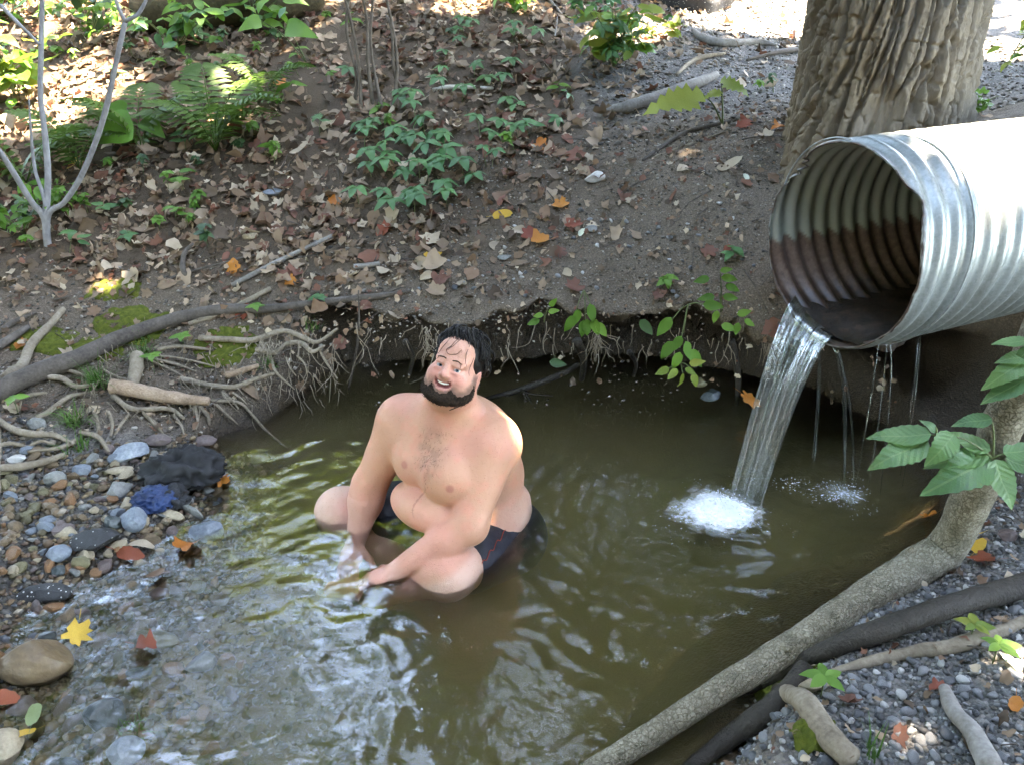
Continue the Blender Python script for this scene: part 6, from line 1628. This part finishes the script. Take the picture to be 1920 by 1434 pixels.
def drop(me, p, s, yaw, label, cat='leaf', group=None, tilt=.25, rs=np.random.default_rng(3), up=.012):
    n = nrm(ground_n(p[0], p[1]) + rs.normal(size=3) * tilt * .5); B = basis(n) @ rotz(yaw)
    o = bpy.data.objects.new('fallen_leaf', me); COL.objects.link(o)
    M = np.eye(4); M[:3, :3] = B * s; M[:3, 3] = np.asarray(p) + UP * (up + s * .04)
    o.matrix_world = Matrix(M.tolist()); tag(o, label, cat, group); return o
NAMED = [('bright yellow leaf standing on the bank above the bather', 813, 489, L_YEL, 'maple', .10, .5), ('curled orange leaf on the pebbly slope', 1013, 458, L_ORG, 'maple', .11, .9), ('dark red leaf touching the curled orange leaf', 990, 447, L_RED, 'maple', .09, .6), ('long yellow-orange leaf on the pebbly slope', 943, 409, L_YEL, 'plain', .10, .4), ('orange-brown curled leaf above the long yellow one', 1050, 392, L_ORG, 'maple', .10, .8),
         ('red-brown leaf at the lower edge of the leafy slope', 720, 437, L_RED, 'maple', .10, .4), ('small yellow-orange leaf left of the creeper patch', 627, 385, L_ORG, 'maple', .09, .5), ('orange leaf near the big fern', 525, 162, L_ORG, 'maple', .11, .4), ('orange leaf on the bank left of the grey stick', 440, 511, L_ORG, 'maple', .10, .5), ('orange leaf by the sapling ferns', 140, 313, L_YEL, 'plain', .10, .7),
         ('red-orange leaf afloat against the cobbles', 245, 1049, L_RED, 'plain', .10, .5), ('orange and yellow leaf standing in the stream', 353, 1040, L_ORG, 'maple', .105, .8), ('tan curled leaf beside the speckled asphalt lump', 268, 1030, L_PAL, 'plain', .09, .9), ('yellow-orange leaf afloat above the brown boulder', 152, 1209, L_YEL, 'maple', .09, .3), ('red leaf at the left picture edge in the riffle', 10, 1328, L_RED, 'plain', .09, .3),
         ('pale green leaf on the wet stones in the corner', 70, 1360, L_GRN, 'plain', .08, .3), ('golden leaf beside the pale corner stone', 50, 1395, L_YEL, 'plain', .06, .3), ('bright yellow leaf on the wet bank behind the limb', 1826, 1012, L_YEL, 'plain', .085, .5), ('narrow yellow leaf under the bright yellow one', 1832, 1034, L_YEL, 'plain', .07, .4), ('wet crimson leaf behind the limb', 1840, 1056, L_RED, 'maple', .09, .3),
         ('orange-brown leaf at the picture edge on the gravel', 1900, 1332, L_ORG, 'plain', .06, .4), ('crumpled brown leaf by the two-leaved seedling', 1592, 1325, L_RBR, 'maple', .06, .9), ('brown leaf on the gravel near the bottom edge', 1685, 1388, L_RBR, 'oak', .06, .7), ('dark red shrivelled leaf at the tip of the pale stick', 1755, 1296, L_RED, 'maple', .045, 1.2), ('bleached white leaf in the sun on the gravel bank', 1892, 1248, L_WHT, 'plain', .075, .3),
         ('red-brown leaf by the grey hollow', 1080, 300, L_RBR, 'maple', .13, .4), ('orange-red leaf above the grey hollow', 1013, 281, L_ORG, 'maple', .11, .7), ('maroon leaf on the slope below the egg-shaped stone', 1075, 430, L_RED, 'maple', .10, .5), ('red leaf on the brown bank by the long dark branch', 457, 596, L_RED, 'maple', .10, .6), ('orange leaf near the picture edge on the root bank', 45, 654, L_ORG, 'maple', .09, .4),
         ('brown-red leaf on the lip of the bank', 1075, 546, L_RBR, 'maple', .10, .8), ('brown leaf stuck in the bank under the pipe', 1236, 562, L_RBR, 'maple', .08, .7), ('orange-brown leaf caught beside the falling water', 1405, 756, L_ORG, 'oak', .09, .6), ('purple-brown leaf on the bank below the pipe rim', 1445, 625, L_RBR, 'maple', .09, .9), ('brown leaf on the slope left of the pipe', 1328, 482, L_RBR, 'maple', .09, .4), ('small red-brown leaf left of the pipe', 1362, 478, L_RED, 'plain', .06, .5),
         ('long tan leaf hanging on the slope above the pipe rim', 1370, 318, L_PAL, 'plain', .13, .9), ('white scrap of leaf left of the pipe rim', 1398, 340, L_WHT, 'plain', .055, .5), ('orange leaf at the foot of the big trunk', 1462, 245, L_ORG, 'maple', .10, .8), ('tan leaf at the foot of the big trunk', 1435, 262, L_PAL, 'maple', .10, .9), ('red leaf among the tan ones before the trunk', 1395, 240, L_RED, 'maple', .10, .6), ('pale leaf standing on the lip of the bank', 1062, 518, L_PAL, 'plain', .075, .5),
         ('brown leaf clump below the yellow leaf', 825, 532, L_RBR, 'maple', .10, 1.0), ('second brown leaf below the yellow leaf', 818, 556, L_BRN, 'maple', .10, .9), ('rust leaf beside the straight grey stick', 550, 517, L_RBR, 'maple', .11, .5), ('orange-brown leaf beside the straight grey stick', 545, 535, L_ORG, 'maple', .07, .4), ('grey-white leaf on the pebbly slope', 1090, 443, L_WHT, 'plain', .06, .4), ('red leaf on the dark slab in the riffle', 275, 1228, L_RED, 'maple', .08, 1.1), ('dark brown leaf standing in the shallow water', 296, 1100, L_BRN, 'plain', .09, 1.0),
         ('orange leaf in the shade under the limb', 1740, 985, L_ORG, 'maple', .07, .6), ('orange scrap of leaf under the tilted slab', 415, 915, L_ORG, 'maple', .085, 1.0), ('tan leaf on the wet stones near the black cloth', 345, 862, L_PAL, 'plain', .10, .6)]
for k, (lab, px, py, mat, kind, s, curl) in enumerate(NAMED):
    p = G(px, py)
    if p[2] < .004: p[2] = .004
    drop(LM(kind, 900 + k, curl, mat), p, s, k * 1.7, lab, tilt=.9 if 'standing' in lab or 'stuck' in lab or 'hanging' in lab else .35, rs=np.random.default_rng(k))
# the litter of the hillside: the nearest ones singly, the rest as litter
KINDS_ = [LM(kd, 960 + i, c, m) for i, (kd, c, m) in enumerate([('maple', .7, L_BRN), ('oak', .9, L_BRN), ('plain', 1.0, L_BRN), ('maple', 1.2, L_PAL), ('oak', .6, L_BRN), ('plain', 1.4, L_PAL), ('maple', .9, L_RBR), ('oak', 1.1, L_BRN), ('plain', .7, L_RBR), ('maple', 1.1, L_BRN)])]
rs = np.random.default_rng(61)
def leafy(x, y):
    w = sstep(3.35, 3.9, y + .2 * fbm(xy3(x, y) * 2, 2, 3)) * (1 - sstep(-.35, 1.0, x - .30 * (y - 4) + .3 * fbm(xy3(x, y) * 1.5, 3, 4)))
    return np.maximum(w, .10 * (y > 3.2))
L_LOOK = ['brown lobed', 'brown oak-like', 'brown rolled', 'pale curled lobed', 'brown flat oak-like', 'pale rolled', 'red-brown lobed', 'brown curled oak-like', 'red-brown narrow', 'brown curled lobed']
L_MARK = [(85, 450, 'at the foot of the forked sapling'), (405, 285, 'around the large fern'), (250, 280, 'under the broad arrow-shaped leaf'), (520, 366, 'near the flat blue-grey stone'), (470, 448, 'near the pale square stone'), (530, 500, 'beside the straight grey stick'), (600, 300, 'left of the creeper patch'), (690, 400, 'below the creeper patch'), (800, 300, 'under the creeper leaves'),
          (700, 215, 'at the foot of the vine stems'), (870, 200, 'near the white peeled stick'), (880, 400, 'right of the creeper patch'), (950, 330, 'left of the white egg-shaped stone'), (1000, 260, 'above the white egg-shaped stone'), (1150, 230, 'under the dead branch'), (1013, 458, 'near the curled orange leaf'), (813, 489, 'around the bright yellow leaf'), (240, 480, 'right of the forked sapling'),
          (350, 400, 'among the seedlings below the fern'), (200, 540, 'behind the mossy bank'), (60, 560, 'at the picture edge behind the mossy bank'), (380, 560, 'behind the long dark branch'), (1200, 420, 'on the bare slope left of the pipe'), (1100, 540, 'on the lip of the bank'), (680, 540, 'above the undercut left of the bather'), (450, 620, 'among the upper roots'), (250, 700, 'among the middle roots'), (80, 740, 'among the roots at the picture edge'), (560, 700, 'on the root bank beside the water')]
def leaf_label(px, py, kk, s=0):
    m = min(L_MARK, key=lambda q: (q[0] - px) ** 2 + (q[1] - py) ** 2)
    return ('small ' if s < .068 else 'large ' if s > .088 else '') + L_LOOK[kk] + ' dead leaf ' + m[2]
cnt = 0
while cnt < 250:
    px, py = rs.uniform(0, 1250), rs.uniform(190, 560)
    p = G(px, py)
    if p[1] < 3.25 or rs.random() > leafy(p[0], p[1]): continue
    kk = int(rs.integers(10)); sz = rs.uniform(.05, .105); drop(KINDS_[kk], p, sz, rs.uniform(0, 6.28), leaf_label(px, py, kk, sz), 'leaf', 'dead leaves of the hillside', .8, rs); cnt += 1
for k in range(26):
    px, py = rs.uniform(0, 640), rs.uniform(560, 780); p = G(px, py)
    kk = int(rs.integers(10)); drop(KINDS_[kk], p, rs.uniform(.05, .09), rs.uniform(0, 6.28), leaf_label(px, py, kk).replace(' dead leaf ', ' stray leaf '), 'leaf', 'dead leaves of the root bank', .5, rs)
def litter(name, label, n, x0, x1, y0, y1, dens, smin, smax, seed, lift):
    rs = np.random.default_rng(seed); x = rs.uniform(x0, x1, n); y = rs.uniform(y0, y1, n)
    k = rs.random(n) < dens(x, y) * np.clip(.75 + .9 * fbm(xy3(x, y) * 3.5, 3, seed + 40), .15, 1); x, y = x[k], y[k]; n = len(x); z = hq(x, y); e = .05
    nx_ = -(hq(x + e, y) - hq(x - e, y)) / (2 * e); ny_ = -(hq(x, y + e) - hq(x, y - e)) / (2 * e)
    N = np.stack([nx_, ny_, np.ones(n)], -1) + rs.normal(size=(n, 3)) * .45; N /= np.linalg.norm(N, axis=1)[:, None]
    A = rs.normal(size=(n, 3)); A -= N * np.sum(A * N, 1)[:, None]; A /= np.linalg.norm(A, axis=1)[:, None]; B = np.cross(N, A)
    nv = 11; a = np.linspace(0, 2 * math.pi, nv, endpoint=False); kind = rs.integers(3, size=n)
    r = np.where(kind[:, None] == 0, .41 + .09 * np.cos(a * 5)[None], .42) * (1 + .20 * rs.normal(size=(n, nv)))
    sx = np.where(kind == 2, .55, .9); u = np.sin(a)[None] * r * sx[:, None]; v = np.cos(a)[None] * r * 1.15
    cu = rs.normal(size=(n, 1)) * 1.1 + .7; w = cu * (u ** 2) + rs.normal(size=(n, 1)) * .5 * v ** 2 + rs.normal(size=(n, nv)) * .04
    s = (smin + (smax * 1.25 - smin) * rs.random(n) ** 1.9)[:, None, None]
    c = np.stack([x, y, z + lift + rs.random(n) * .03], -1)
    ring = c[:, None] + s * (u[..., None] * A[:, None] + v[..., None] * B[:, None] + w[..., None] * N[:, None])
    V = np.concatenate([c[:, None], ring], 1).reshape(-1, 3)
    base = np.array([(0, 1 + i, 1 + (i + 1) % nv) for i in range(nv)]); Fq = (base[None] + (np.arange(n) * (nv + 1))[:, None, None]).reshape(-1, 3)
    pal = np.array([(.16, .105, .065), (.26, .18, .12), (.36, .265, .185), (.085, .055, .035), (.20, .12, .075), (.16, .07, .045), (.40, .32, .23), (.22, .15, .10), (.12, .085, .06)])
    col = pal[rs.integers(len(pal), size=n)] * rs.uniform(.7, 1.2, (n, 1))
    return tag(mk(name, V, Fq, M_LIT, None, True, np.repeat(col, nv + 1, 0)), label, None, None, 'stuff')
M_LIT = m_leaf('litter_leaf', None, .65, .2, .25, attr=True, var=.3)
litter('leaf_litter', 'brown leaf litter covering the hillside', 24000, -5, 2.2, 3.3, 8.6, leafy, .030, .080, 1, .001)
litter('leaf_litter', 'crumbled leaf bits on the banks', 9000, -2.6, 1.5, 2.75, 4.6, lambda x, y: (pool_dist(x, y) > .03) * .6, .010, .032, 2, .003)
litter('leaf_litter', 'shredded leaf bits on the gravel bank', 1300, .5, 2.0, 1.05, 2.3, lambda x, y: (pool_dist(x, y) > .03) * .6, .012, .03, 3, .006)
# snapped twigs lying about
tw = Buf(); rs = np.random.default_rng(88)
for k in range(520):
    if k < 330: x, y = rs.uniform(-3.2, 1.4), rs.uniform(3.25, 6.2)
    elif k < 420: x, y = rs.uniform(-2.4, -.8), rs.uniform(2.75, 3.3)
    else: x, y = rs.uniform(.6, 1.9), rs.uniform(1.1, 2.3)
    if pool_dist(np.array(x), np.array(y)) < .03: continue
    a = rs.uniform(0, 6.28); L = rs.uniform(.04, .20) * (1 if k < 420 else .5); z0 = ground_z(x, y)
    x2, y2 = x + math.cos(a) * L, y + math.sin(a) * L; z2 = ground_z(x2, y2)
    if abs(z2 - z0) > .15: continue
    P = spline([(x, y, z0 + .012), ((x + x2) / 2 + rs.normal() * .012, (y + y2) / 2, (z0 + z2) / 2 + .018), (x2, y2, z2 + .012)], 5)
    V_, F_ = tube(P, [rs.uniform(.0015, .004), .002, .001], 4); tw.add(V_, F_)
tag(tw.build('twig_litter', M_DARKWOOD), 'snapped twigs scattered over the banks', None, None, 'stuff')
# ------------------------------------------------------------------ clothes left on the stones
def crumple(name, label, px, py, dims, mat, seed, rz=0.0, up=.0):
    V_, F_ = ico(1.0, 5); q = V_ * 1.6 + seed
    fold = np.abs(vnoise(q * 1.5 + 1.2 * fbm(q, 2, seed)[:, None], seed)) * 2 - 1
    fold2 = np.abs(vnoise(q * 3.4 + .8 * fbm(q * 2, 2, seed + 4)[:, None], seed + 1)) * 2 - 1
    V_ = V_ * (1 + .22 * fbm(q * .8, 2, seed + 7) - .24 * fold - .12 * fold2)[:, None]
    V_ = V_ * np.array(dims); V_[:, 2] = np.where(V_[:, 2] < 0, V_[:, 2] * .35, V_[:, 2]); V_ = V_ @ rotz(rz).T
    g = G(px, py); o = mk(name, V_, F_, mat); o.location = (g[0], g[1], g[2] + dims[2] * .30 + up); return tag(o, label, 'clothing')
M_BLK = m_mottle('black_cloth', [(.3, (.010, .010, .011)), (.7, (.030, .031, .034))], 16, .75, .5, .004, .3, bscale=300)
M_BLU = m_mottle('blue_cloth', [(.3, (.003, .012, .048)), (.7, (.008, .034, .11))], 16, .5, .4, .004, .4, bscale=200)
crumple('crumpled_garment', 'crumpled black garment thrown on the stones', 350, 905, (.120, .080, .085), M_BLK, 3, .35, .01)
crumple('crumpled_garment', 'lower fold of black cloth between the blue cloth and the tan slab', 322, 945, (.060, .052, .042), M_BLK, 5, -.4, .005)
crumple('crumpled_cloth', 'shiny royal blue cloth bundle on the stones', 288, 950, (.066, .052, .046), M_BLU, 8, .2, .005)
